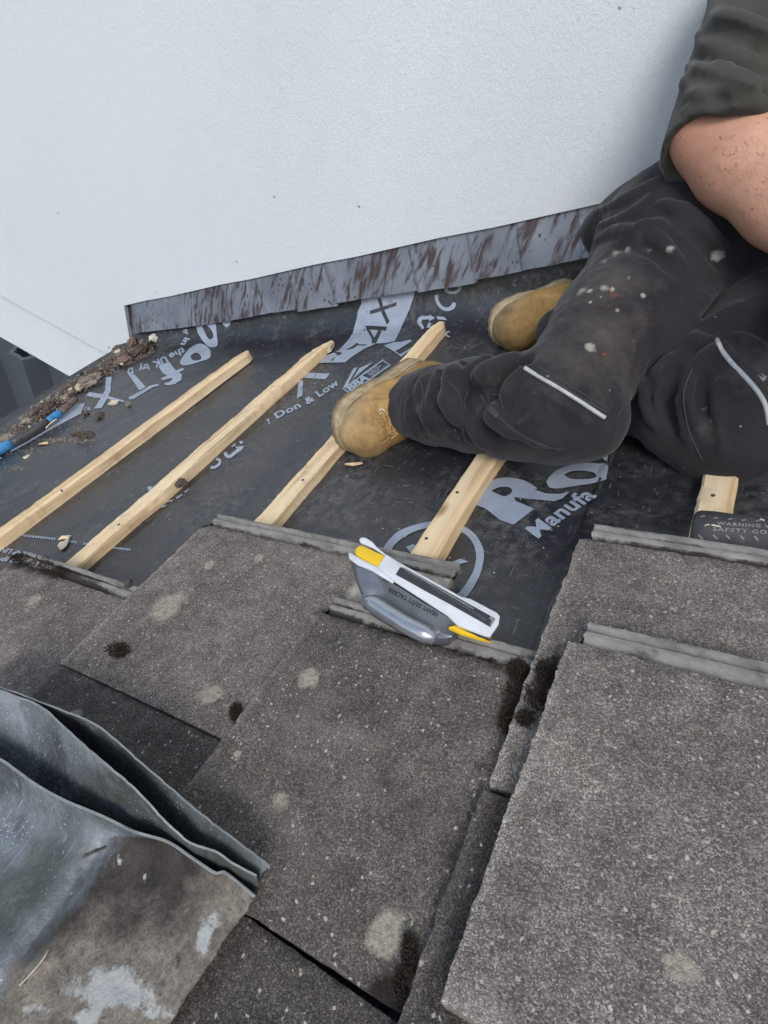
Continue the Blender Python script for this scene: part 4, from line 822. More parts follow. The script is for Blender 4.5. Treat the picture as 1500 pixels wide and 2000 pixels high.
BIG = [('flat grey mortar slab at the middle of the eaves debris', (176, 742), .022, .030, 'mortar', (1.5, .8, .5)), ('grey mortar lump at the left end of the eaves debris', (14, 858), .018, .026, 'mortar', (1.2, .9, .5)),
       ('reddish brick crumb at the foot of the flashing corner', (258, 668), .025, .026, 'redbit', (1.2, .8, .6)), ('dark soil clod below the flashing corner', (277, 682), .018, .042, 'brown', (1.3, 1, .5)),
       ('torn rusty brown clod at the lower end of the soil heap', (244, 704), .018, .030, 'redbit', (1.2, .9, .6)), ('brown mossy clod lying loose on the membrane below the bar', (166, 850), .012, .020, 'brown', (.8, 1.7, .6)),
       ('round pebble beside the printed letter X', (250, 789), .010, .0085, 'mortar', (1, 1, .9)), ('flat pale mortar flake on the leg of the printed letter X', (222, 786), .010, .014, 'chip', (1.6, .6, .35)),
       ('brown crumbly clod below the registered mark', (192, 812), .008, .022, 'brown', (1.5, .8, .35)), ('small dark clod under the registered mark', (168, 807), .009, .012, 'brown', (1.2, 1, .6)),
       ('long brown clod behind the blue band of the bar', (92, 792), .018, .024, 'brown', (1.6, .7, .6)), ('pale stone in the debris above the bar sleeve', (52, 822), .022, .013, 'mortar', (.8, 1.4, .7)),
       ('white pebble lying apart on the membrane at the left edge', (53, 892), .008, .009, 'chip', (1.5, .8, .5)), ('dark crumb stuck on the side of the split batten', (353, 943), .030, .0125, 'brown', (1.1, 1.0, .6)),
       ('grey crumb on the rib of the leftmost tile near the big tile', (250, 1139), .058, .008, 'brown', (1.2, 1, .6))]
for i, (lb, px, n, r, mt, sq) in enumerate(BIG): lump(lb, px, n, r*.85, mt, i*3.1+.7, sq)
for i in range(60):
    p = band[rd.randrange(len(band))]; q = (p[0]+rd.gauss(0, 10), p[1]+rd.gauss(0, 7)); mt = rd.choice(['mortar', 'mortar', 'brown', 'brown', 'redbit', 'chip'])
    lump('small crumbled lump lying in the debris along the roof edge', q, .010+rd.random()*.012, .004+.010*rd.random()**2, mt, i*1.37, (1.2, .9, .65), 'rubble', 'small lumps of rubble along the eaves')
# the bed of dirt they lie in
P = np.zeros((14, 120, 3))
for c in range(120):
    p = np.interp(c/119*(len(band)-1), range(len(band)), band[:, 0]), np.interp(c/119*(len(band)-1), range(len(band)), band[:, 1]); w = 15+6*fb(c*.12, 1., 1.)+(8 if c > 95 else 0)
    for r in range(14):
        t = r/13*2-1; x, y = p[0]+t*w*.55, p[1]+t*w*.9
        P[r, c] = RP((x, y), .003+max(0, (1-t*t))*(.011+.008*fb(c*.22, r*.35, 5.))+.004*fb(c*.6, r*.8, 3.)*(1-t*t))
vs, fs = grid(P); o = mesh('dirt_bed', vs, fs, MT['brown']); tag(o, 'thin bed of brown dirt and grit along the roof edge', 'dirt', None, 'stuff')
V, F = [], []
def crumb(p, r):
    k = len(V); a = rd.random()*6.28
    for i in range(5): V.append(p+np.array([math.cos(a+i*1.257)*r*(.6+rd.random()*.6), math.sin(a+i*1.257)*r*(.6+rd.random()*.6), 0]))
    V.append(p+np.array([rd.gauss(0, .2)*r, rd.gauss(0, .2)*r, r*(.6+.5*rd.random())]))
    for i in range(5): F.append((k+i, k+(i+1) % 5, k+5))
for i in range(2200):
    p = band[rd.randrange(len(band))]; q = (p[0]+rd.gauss(0, 10), p[1]+rd.gauss(0, 8)); crumb(RP(q, .008+rd.random()*.008), .0012+.0035*rd.random()**2)
for cx, cy, rx, ry, k in [(200, 778, 30, 7, 120), (190, 812, 22, 5, 60), (130, 860, 45, 5, 260), (120, 830, 70, 30, 260), (60, 880, 45, 8, 60), (170, 862, 22, 12, 50), (30, 915, 30, 6, 60), (230, 770, 18, 6, 60)]:
    for i in range(k):
        p = cast(MB, (cx+rd.gauss(0, rx*.6), cy+rd.gauss(0, ry*.6)), .0004)
        if p is not None: crumb(p, .0010+.0022*rd.random()**2)
o = mesh('mortar_crumbs', V, F, MT['mortar'], None, None, False); tag(o, 'fine crumbs of mortar scattered over the membrane near the eaves', 'crumbs', None, 'stuff')
V, F = [], []
for i in range(150):
    q = (330+rd.random()*900, 640+rd.random()*480); p = cast(MB, q, .0004)
    if p is not None: crumb(p, .0006+.0010*rd.random()**2)
o = mesh('pale_grit', V, F, MT['chip'], None, None, False); tag(o, 'pale grit and sawdust specks scattered over the black membrane', 'grit', None, 'stuff')
lump('cream filler foam blob under the left end of the flashing', (303, 664), .018, .030, 'foam', 2.2, (.7, .8, .8), 'foam', None, 'filler_foam', .25)
def chipobj(name, label, px, mat, n=.0, t=.0015, cat='wood chip'):
    c = [cast(MB, p, .002+.003*abs(math.sin(i*1.7))) for i, p in enumerate(px)]; o = mesh(name, *prism(c, np.array([0, 0, t])), MT[mat], None, None, False); fixn(o); tag(o, label, cat); return o
chipobj('wood_chip', 'pale leaf shaped wood chip on the dashed line between two battens', ZE((570, 345), (600, 318), (640, 298), (668, 262), (690, 270), (685, 305), (662, 350), (605, 390)), 'chip')
chipobj('wood_chip', 'thin tan splinter lying beside the leaf shaped chip', ZE((575, 280), (620, 255), (705, 243), (690, 268), (640, 275)), 'wood')
chipobj('wood_chip', 'tan splinter on the membrane just under the worn boot', [(674, 908), (692, 909), (708, 906), (710, 910), (692, 913), (675, 912)], 'wood')
chipobj('wood_chip', 'thin tan splinter on the membrane below the pry bar', [(77, 868), (95, 866), (96, 869), (78, 871)], 'wood')
chipobj('wood_chip', 'white torn splinter at the thin end of the split batten', ZB((315, 590), (345, 545), (368, 552), (350, 590), (322, 602)), 'chip', 0, .012)
twig('wood_splinter', 'tan splinter lying against the blue band of the bar', [(90, 836), (100, 826), (111, 819)], .045, .002, 'wood', 'wood chip')
# ------------------------------------------------------------------ the worker: bodies as blended fields
class Field:
    def __init__(s): s.ops = []; s.disp = None
    def cap(s, a, b, ra, rb, k=.02, sub=False): s.ops.append(('c', np.array(a, float), np.array(b, float), ra, rb, k, sub)); return s
    def chain(s, pts, rad, k=.02, sub=False):
        for i in range(len(pts)-1): s.cap(pts[i], pts[i+1], rad[i], rad[i+1], k, sub)
        return s
    def ell(s, c, R, rad, k=.02, sub=False): s.ops.append(('e', np.array(c, float), np.array(R, float), np.array(rad, float), 0, k, sub)); return s
    @staticmethod
    def d(op, P):
        if op[0] == 'c':
            a, b = op[1], op[2]; ab = b-a; L = max(ab@ab, 1e-9); t = np.clip(((P-a)@ab)/L, 0, 1)
            return np.linalg.norm(P-a-t[..., None]*ab, axis=-1)-(op[3]+(op[4]-op[3])*t)
        q = (P-op[1])@op[2].T; r = op[3]; k0 = np.linalg.norm(q/r, axis=-1); k1 = np.linalg.norm(q/(r*r), axis=-1)+1e-9
        return k0*(k0-1)/k1
    @staticmethod
    def comb(D, d, k, sub):
        if sub: h = np.clip(.5-.5*(D+d)/k, 0, 1); return D*(1-h)-d*h+k*h*(1-h)
        h = np.clip(.5+.5*(D-d)/k, 0, 1); return D*(1-h)+d*h-k*h*(1-h)
    def box(s, op):
        if op[0] == 'c': r = max(op[3], op[4]); return np.minimum(op[1], op[2])-r, np.maximum(op[1], op[2])+r
        r = op[3].max(); return op[1]-r, op[1]+r
    def ev(s, P):
        D = np.full(P.shape[:-1], .3)
        for op in s.ops: D = s.comb(D, s.d(op, P), op[5], op[6])
        return D
    def hit(s, px, z0=.3, z1=1.6):
        d = ray(px); L = np.linalg.norm(d); d = d/L; t = z0*L/FOC
        for _ in range(160):
            e = float(s.ev((EYE+d*t)[None])[0])
            if e < .0004: return EYE+d*t
            t += max(e*.8, .0006)
            if t > z1*L/FOC: return None
        return EYE+d*t
    def ridge(s, px, r=.007, k=.012, sub=False, sink=.12):
        """a fold of cloth running along the picture line px on the present surface"""
        P = catmull(px, 4); H_ = [s.hit(p) for p in P]; H_ = [h for h in H_ if h is not None]
        if len(H_) < 2: return
        n = len(H_); c = [h+(h-EYE)/np.linalg.norm(h-EYE)*r*(sink if not sub else -.15) for h in H_]
        for i in range(n-1):
            f = lambda j: r*(.35+.65*math.sin(math.pi*min(1, max(0, (j+.3)/(n-.4)))))
            s.cap(c[i], c[i+1], f(i), f(i+1), k, sub)
    def mesh(s, vox, wr=None):
        lo = np.min([s.box(o)[0] for o in s.ops], 0)-.03; hi = np.max([s.box(o)[1] for o in s.ops], 0)+.03
        n = np.ceil((hi-lo)/vox).astype(int)+1; D = np.full(n, .05, np.float32)
        ax = [lo[i]+np.arange(n[i])*vox for i in range(3)]
        for op in s.ops:
            a, b = s.box(op); a = a-.05; b = b+.05
            i0 = np.clip(np.floor((a-lo)/vox).astype(int), 0, n-1); i1 = np.clip(np.ceil((b-lo)/vox).astype(int)+1, 1, n)
            sl = tuple(slice(i0[i], i1[i]) for i in range(3))
            P = np.stack(np.meshgrid(*[ax[i][sl[i]] for i in range(3)], indexing='ij'), -1)
            D[sl] = s.comb(D[sl], s.d(op, P), op[5], op[6])
        if wr is not None:
            m = np.abs(D) < .03; idx = np.argwhere(m); P = lo+idx*vox; D[m] += wr(P).astype(np.float32)
        g = vdb.FloatGrid(background=.05); g.copyFromArray(np.ascontiguousarray(D)); p, q = g.convertToQuads(0.0)
        return lo+p*vox, q
def build(name, fld, vox, mat, parent, wr=None, iters=2, crop=None):
    vs, q = fld.mesh(vox, wr)
    o = mesh(name, vs, q, MT[mat], parent); bm = bmesh.new(); bm.from_mesh(o.data)
    if bm.calc_volume(signed=True) < 0: bmesh.ops.reverse_faces(bm, faces=bm.faces)
    for _ in range(iters): bmesh.ops.smooth_vert(bm, verts=bm.verts, factor=.5, use_axis_x=True, use_axis_y=True, use_axis_z=True)
    bm.to_mesh(o.data); bm.free(); o.data.shade_smooth(); return o
def co_of(o): v = np.empty(len(o.data.vertices)*3); o.data.vertices.foreach_get('co', v); return v.reshape(-1, 3)+BASE[(o.parent or o).name]
def sines(seed, f, n=6):
    r = np.random.default_rng(seed); K = r.normal(size=(n, 3))*f; ph = r.uniform(0, 6.28, n)
    return lambda P: np.sin(P@K.T+ph).sum(-1)/n
w1, w2, w3 = sines(1, 22), sines(2, 55), sines(3, 110)
def cloth_wr(a, b, c, rg=0.):
    def f(P):
        Q = P*np.array([1.0, 1.25, 1.15])+.022*np.stack([w2(P), w2(P+.3), w2(P+.7)], -1); g = wR(Q)
        return a*w1(P+.02*w2(P)[..., None])+b*w2(P)+c*w3(P)-rg*np.clip(1-np.abs(g)*2.6, 0, 1)**2
    return f
wR = sines(9, 26, 5)

who = empty('person', RP((1380, 900), .03), 'worker in black work trousers, dark green jersey and tan boots sitting on the stripped roof', 'person')
J = lambda px, py, z: DP(px, py, z)
# joints
ankA = RP((800, 792), .072); shA = J(930, 792, .955); knA = J(1092, 782, .815); thA = J(1195, 650, .86); hipA = J(1325, 485, .93)
butA = J(1262, 462, 1.02); pel = J(1450, 470, .93); hipB = J(1600, 500, .93); thB = J(1520, 650, .84); knB = J(1398, 795, .80); shB = J(1235, 765, .93); ankB = RP((1100, 650), .070)
T = Field()
T.chain([ankA+(shA-ankA)*.12, ankA+(shA-ankA)*.45, shA, knA], [.056, .062, .071, .074], .03)
T.chain([knA+(thA-knA)*.02, thA, hipA], [.071, .087, .108], .016)
T.chain([hipA, butA], [.105, .085], .05)
T.chain([hipA, pel, hipB], [.108, .125, .108], .06)
T.chain([hipB, thB, knB], [.105, .095, .082], .014)
T.chain([knB, shB, ankB], [.080, .062, .050], .012)
T.cap(pel, J(1465, 395, .90), .125, .118, .05)
T.cap(J(1180, 452, 1.06), J(1280, 400, 1.00), .040, .050, .03)          # seat and back pocket against the wall
T.cap(J(1150, 825, .80), J(1090, 820, .80), .050, .046, .03)            # slack of the knee pocket
T.cap(J(1085, 850, .82), J(985, 850, .88), .034, .032, .03)
T.cap(J(1345, 800, .82), J(1430, 850, .80), .074, .080, .012)
# folds, traced from the photograph
for f, r in [([(812, 735), (806, 770), (800, 820), (812, 852)], .006), ([(858, 722), (846, 760), (852, 800), (880, 840)], .008), ([(905, 708), (884, 740), (876, 775), (890, 820), (915, 862)], .009),
             ([(958, 698), (930, 722), (915, 750), (912, 780)], .011), ([(1010, 692), (985, 712), (960, 745), (945, 772)], .010), ([(1030, 722), (1005, 742), (990, 770), (985, 800)], .009),
             ([(950, 775), (985, 815), (1040, 850), (1095, 868)], .009), ([(900, 800), (930, 850), (960, 872)], .007), ([(1060, 790), (1040, 822), (1010, 840)], .006),
             ([(1385, 668), (1340, 690), (1300, 735), (1285, 790)], .010), ([(1400, 680), (1365, 720), (1350, 780), (1370, 850)], .010), ([(1430, 730), (1400, 770), (1395, 830), (1415, 890)], .008),
             ([(1310, 700), (1275, 740), (1262, 790), (1285, 840)], .008), ([(1345, 700), (1322, 750), (1325, 810), (1350, 870)], .007), ([(1440, 660), (1480, 690), (1500, 740)], .008),
             ([(1165, 470), (1215, 455), (1280, 470), (1330, 520)], .010), ([(1250, 440), (1320, 450), (1380, 500)], .010), ([(1290, 400), (1350, 430), (1420, 500)], .010),
             ([(1165, 415), (1215, 395), (1262, 372), (1296, 348)], .008), ([(1170, 440), (1230, 420), (1275, 385)], .006), ([(1400, 560), (1350, 600), (1310, 660), (1290, 700)], .012), ([(1450, 600), (1390, 640), (1350, 670)], .010)]:
    T.ridge(f, r*1.25, .005)
for f, r in [([(868, 742), (862, 785), (880, 830)], .006), ([(925, 715), (902, 750), (898, 790)], .007), ([(1022, 708), (985, 735), (968, 765)], .006), ([(960, 800), (1000, 838), (1060, 865)], .005),
             ([(1026, 726), (1100, 772), (1180, 818)], .006), ([(1320, 720), (1302, 780), (1318, 850)], .008), ([(1378, 720), (1370, 790), (1392, 870)], .007), ([(1200, 480), (1270, 490), (1320, 540)], .006), ([(1300, 420), (1370, 470), (1410, 530)], .007)]:
    T.ridge(f, r*1.5, .005, True)
ZL = lambda *p: zoom((547, 547), 2.4, p)
for f, r in [(ZL((695, 480), (705, 560), (760, 640), (830, 730)), .010), (ZL((765, 440), (752, 520), (775, 600)), .010), (ZL((868, 470), (872, 545), (960, 520), (1040, 460)), .010), (ZL((1030, 475), (1080, 425), (1150, 372)), .010), (ZL((880, 565), (950, 640), (1010, 730)), .010),
             (ZL((640, 470), (640, 560), (660, 690)), .007), (ZL((1225, 560), (1300, 650), (1400, 700)), .006)]: T.ridge(f, r*1.25, .014, True)
for f, r in [(ZL((730, 480), (795, 560), (825, 655)), .010), (ZL((815, 420), (820, 480), (840, 530)), .011), (ZL((920, 560), (1000, 640), (1100, 715)), .008), (ZL((930, 440), (1000, 430), (1080, 380)), .010), (ZL((670, 470), (672, 560), (700, 690)), .008)]: T.ridge(f, r*1.3, .012)
T.cap(ankA-(shA-ankA)*.75, ankA+(shA-ankA)*.23, .062, .049, .004, True)
tro = build('trousers', T, .0034, 'trous', who, cloth_wr(.0030, .0012, .0005, .0016), 1)
V = co_of(tro); dust = np.zeros(len(V)); paint = np.zeros(len(V)); brick = np.zeros(len(V))
def spot(arr, px, r, k=1.):
    h = T.hit(px)
    if h is not None: np.maximum(arr, k*(1.2-np.linalg.norm(V-h, axis=1)/r*.8), out=arr)
for px, r, k in [((1190, 560), .075, .62), ((1175, 650), .075, .62), ((1130, 700), .07, .58), ((1215, 720), .06, .5), ((1200, 500), .05, .5), ((1075, 740), .05, .42), ((1480, 720), .05, .55), ((1470, 700), .05, .5), ((975, 730), .05, .38), ((1380, 830), .03, .45), ((870, 830), .03, .4), ((1160, 760), .06, .4)]: spot(dust, px, r, k)
for px, r, k in [((1153, 678), .009, .95), ((1205, 493), .013, .62), ((1180, 510), .012, .55), ((1225, 490), .010, .6), ((1136, 566), .012, .75), ((1152, 568), .006, .9), ((1180, 562), .008, .8), ((1196, 565), .005, .9), ((1256, 578), .006, .85), ((1228, 545), .008, .55), ((1310, 487), .009, .72), ((1268, 490), .009, .5),
                 ((1402, 498), .011, .95), ((1382, 492), .006, .6), ((1488, 738), .007, .95), ((1375, 800), .010, .5), ((1390, 820), .008, .45), ((1192, 762), .003, .9), ((1070, 735), .003, .9), ((1045, 768), .004, .7), ((1152, 590), .003, .9), ((1205, 607), .004, .8), ((1015, 715), .002, .9), ((1186, 700), .012, .45), ((1150, 705), .01, .42)]: spot(paint, px, r, k)
for px, r, k in [((1196, 575), .016, .6), ((1185, 600), .012, .55), ((1180, 692), .007, .7), ((1237, 682), .006, .75), ((1236, 668), .005, .7), ((1205, 680), .012, .45)]: spot(brick, px, r, k)
attr(tro, 'dust', dust); attr(tro, 'paint', paint); attr(tro, 'brick', brick)
def bvh_of(o): return BVHTree.FromPolygons([tuple(v) for v in co_of(o)], [tuple(p.vertices) for p in o.data.polygons])
TV = bvh_of(tro)
def cord(name, px, r, mat, parent, fld, m=5, lift=.3, seg=8):
    P = [cast(fld, p) if isinstance(fld, BVHTree) else fld.hit(p) for p in catmull(px, m)]; P = [p-(p-EYE)/np.linalg.norm(p-EYE)*r*lift for p in P if p is not None]
    return mesh(name, *tube(P, r, seg), MT[mat], parent)
for ln in [[(1034, 706), (1080, 734), (1130, 764), (1192, 800)], [(1270, 700), (1240, 760), (1205, 815)], [(1165, 480), (1130, 560), (1095, 640)], [(872, 742), (900, 776), (905, 850)], [(795, 745), (782, 790), (790, 845)], [(1412, 660), (1446, 700), (1490, 736)]]:
    cord('trouser_seam', ln, .0009, 'seam', tro, TV, 5, .1, 6)
fl = lay(TV, [ZL((938, 545), (955, 540), (985, 585), (1030, 632), (1015, 650), (965, 605))], .0014, 6); mesh('pocket_flap', *fl, MT['seam'], tro)
cord('reflective_piping', [(1024, 718), (1050, 734), (1090, 757), (1130, 782), (1160, 802), (1182, 816)], .0030, 'piping', tro, TV, 5, .1)
cord('reflective_piping', [(1400, 663), (1410, 685), (1430, 710), (1455, 736), (1480, 765), (1496, 795), (1502, 830)], .0032, 'piping', tro, TV, 5, .1)
for ln in [[(1050, 728), (1095, 752), (1140, 780), (1188, 808)], [(948, 765), (962, 798), (1000, 838), (1050, 866), (1092, 880)], [(820, 738), (826, 770), (822, 810), (834, 855)], [(958, 772), (975, 772), (982, 800)], [(1352, 720), (1335, 770), (1345, 840), (1372, 900)], [(1424, 668), (1450, 706), (1482, 738), (1502, 770)], [(1165, 432), (1220, 408), (1270, 376)]]:
    cord('trouser_seam', ln, .0011, 'seam', tro, TV, 5, .1, 6)

# ---- skin: head, neck, trunk, arms and hands are one body
el = J(1414, 262, .775); sho = J(1525, -60, .82); wr = J(1625, 500, .70); ch = np.array(J(1690, -160, .80)); 
CT = lambda x, y, z: EYE+np.array([np.dot((x, y, z), CV), np.dot((x, y, z), CU), np.dot((x, y, z), CN)])
upv = np.array([sp, 0, cp])
waist = J(1475, 330, .88); chest = waist+upv*.30+np.array([.05, -.03, 0]); neck = chest+upv*.12; she = neck-upv*.05
sideR = sho-chest; shoL = chest-sideR*np.array([1, 1, .3])+upv*.02; elL = shoL-upv*.24+np.array([.02, -.08, 0]); wrL = elL+np.array([-.10, -.19, -.05])
B = Field()
B.chain([pel, waist, chest, neck], [.10, .10, .115, .058], .05)
B.chain([chest, sho], [.085, .062], .04); B.chain([chest, shoL], [.085, .062], .04)
fa = wr-el; fn = fa/np.linalg.norm(fa)
B.chain([sho, el], [.054, .050], .03); B.chain([el-fn*.012, el+fa*.22, el+fa*.6, wr], [.050, .0575, .046, .031], .03)
B.cap(el+np.array(J(1345, 262, .775)-el)*.6, el, .034, .044, .03)
B.chain([shoL, elL], [.054, .046], .03); B.chain([elL, elL+(wrL-elL)*.35, wrL], [.046, .047, .030], .03)
head = neck+upv*.135+np.array([-.03, -.03, 0]); fwd = np.array([-.55, -.80, -.25]); fwd /= np.linalg.norm(fwd); sd_ = np.cross(upv, fwd); sd_ /= np.linalg.norm(sd_); hu = np.cross(fwd, sd_)
RH = np.array([fwd, sd_, hu])
B.cap(neck-upv*.03, head-hu*.04, .054, .052, .03); B.ell(head, RH, (.092, .074, .112), .03); B.cap(head+fwd*.055-hu*.075, head+fwd*.03-hu*.06, .034, .045, .03)
B.cap(head+fwd*.092+hu*.012, head+fwd*.108-hu*.022, .010, .014, .012); B.cap(head+fwd*.088-hu*.055-sd_*.018, head+fwd*.088-hu*.055+sd_*.018, .009, .009, .008)
for q in (-1, 1):
    B.ell(head+sd_*q*.075-hu*.01-fwd*.005, RH, (.018, .009, .030), .008); B.cap(head+fwd*.082+sd_*q*.030+hu*.008, head+fwd*.083+sd_*q*.034+hu*.008, .011, .010, .008, True)
    B.cap(head+fwd*.088+sd_*q*.016+hu*.026, head+fwd*.082+sd_*q*.046+hu*.026, .008, .007, .01)
def hand(w, d, palm_n):
    d = d/np.linalg.norm(d); pn = palm_n-d*(palm_n@d); pn /= np.linalg.norm(pn); sd = np.cross(d, pn)
    B.chain([w, w+d*.035], [.030, .030], .02)
    for i, (o_, l) in enumerate([(-.028, .9), (-.0095, 1.), (.0095, .95), (.027, .78)]):
        k0 = w+d*.03+sd*o_*.6; k1 = w+d*.085+sd*o_; k2 = k1+(d*.75+pn*.6)*.040*l; k3 = k2+(d*.2+pn*.95)*.028*l; k4 = k3+(-d*.35+pn*.9)*.020*l
        B.chain([k0, k1], [.014, .0115], .012); B.chain([k1, k2, k3, k4], [.0108, .0098, .0088, .0076], .004)
    t0 = w+d*.025-sd*.026; t1 = t0+d*.032-sd*.026+pn*.012; t2 = t1+d*.030-sd*.002+pn*.016; B.chain([t0, t1, t2], [.016, .0118, .0088], .008)
hand(wr, np.array([-.05, -.9, -.35])+fn, np.array([-.2, -.3, -1])); hand(wrL, (wrL-elL)+np.array([-.1, -.1, 0]), np.array([-.4, -.2, -1]))
body = build('body', B, .0045, 'skin', who, lambda P: .0006*w2(P), 2)
V = co_of(body); attr(body, 'red', np.clip(1.15-np.linalg.norm(V-np.array(J(1340, 268, .76)), axis=1)/.075, 0, 1))
AV = bvh_of(body); V_, F_ = [], []; rh = random.Random(5)
for i in range(520):
    px = (1330+rh.random()*175, 262+rh.random()*240); d = Vector(ray(px)).normalized(); h, nr_, k_, ds = AV.ray_cast(Vector(EYE), d)
    if h is None or ds > .95: continue
    h = np.array(h); nr_ = np.array(nr_); t_ = fn+np.array([rh.gauss(0, .28), rh.gauss(0, .28), rh.gauss(0, .28)]); t_ -= nr_*(t_@nr_); t_ /= np.linalg.norm(t_); L_ = .006+.008*rh.random()
    w_ = np.cross(t_, nr_)*.00008; a = h; b = h+t_*L_*.5+nr_*.0016; c = h+t_*L_+nr_*.0012; k = len(V_); V_ += [a-w_, a+w_, b+w_, b-w_, c]; F_ += [(k, k+1, k+2, k+3), (k+3, k+2, k+4)]
ah = mesh('arm_hair', V_, F_, MT['ahair'], body, None, False)
hf = Field(); hf.ell(head+hu*.022-fwd*.012, RH, (.098, .080, .105), .02); hf.cap(head+fwd*.085-hu*.02, head+fwd*.13-hu*.10, .055, .07, .02, True)
build('hair', hf, .006, 'hair', who, lambda P: .003*w3(P), 1)
# ---- jersey
G_ = Field()
hemc = J(1440, 420, .89)
G_.chain([hemc, waist, chest], [.118, .122, .132], .05); G_.cap(chest, neck-upv*.02, .11, .072, .05)
se = el-(sho-el)*.10
G_.chain([chest, sho, se], [.10, .080, .0700], .035)
seL = elL+(shoL-elL)*.15; G_.chain([chest, shoL, seL], [.10, .075, .062], .035)
G_.cap(el-(sho-el)*.50, el-(sho-el)*.335, .105, .088, .006, True)
G_.cap(elL-(shoL-elL)*.3, elL-(shoL-elL)*.02, .07, .056, .006, True)
G_.cap(J(1345, 345, .86), J(1420, 330, .86), .037, .07, .04); G_.cap(J(1362, 362, .86), J(1402, 415, .84), .036, .030, .03)
for f, r in [([(1335, 215), (1400, 208), (1460, 205), (1510, 225)], .010), ([(1330, 165), (1360, 160), (1420, 185), (1500, 205)], .013), ([(1345, 130), (1400, 140), (1460, 165), (1520, 175)], .012), ([(1365, 85), (1400, 95), (1450, 122), (1520, 140)], .011), ([(1362, 70), (1410, 62), (1470, 80), (1520, 98)], .012), ([(1388, 30), (1420, 40), (1480, 62), (1530, 70)], .012), ([(1338, 190), (1370, 182), (1385, 200)], .008),
             ([(1325, 345), (1350, 375), (1390, 420)], .007), ([(1345, 320), (1380, 370), (1430, 430)], .008)]:
    G_.ridge(f, r*1.15, .005)
for f, r in [([(1345, 205), (1400, 198), (1470, 196)], .006), ([(1338, 150), (1400, 158), (1470, 185)], .006), ([(1360, 108), (1420, 125), (1500, 152)], .006), ([(1375, 52), (1430, 62), (1500, 84)], .007), ([(1360, 180), (1390, 190), (1420, 200)], .005)]:
    G_.ridge(f, r*1.1, .005, True)
jer = build('jersey', G_, .0045, 'jump', who, cloth_wr(.0016, .0003, .0002), 2)

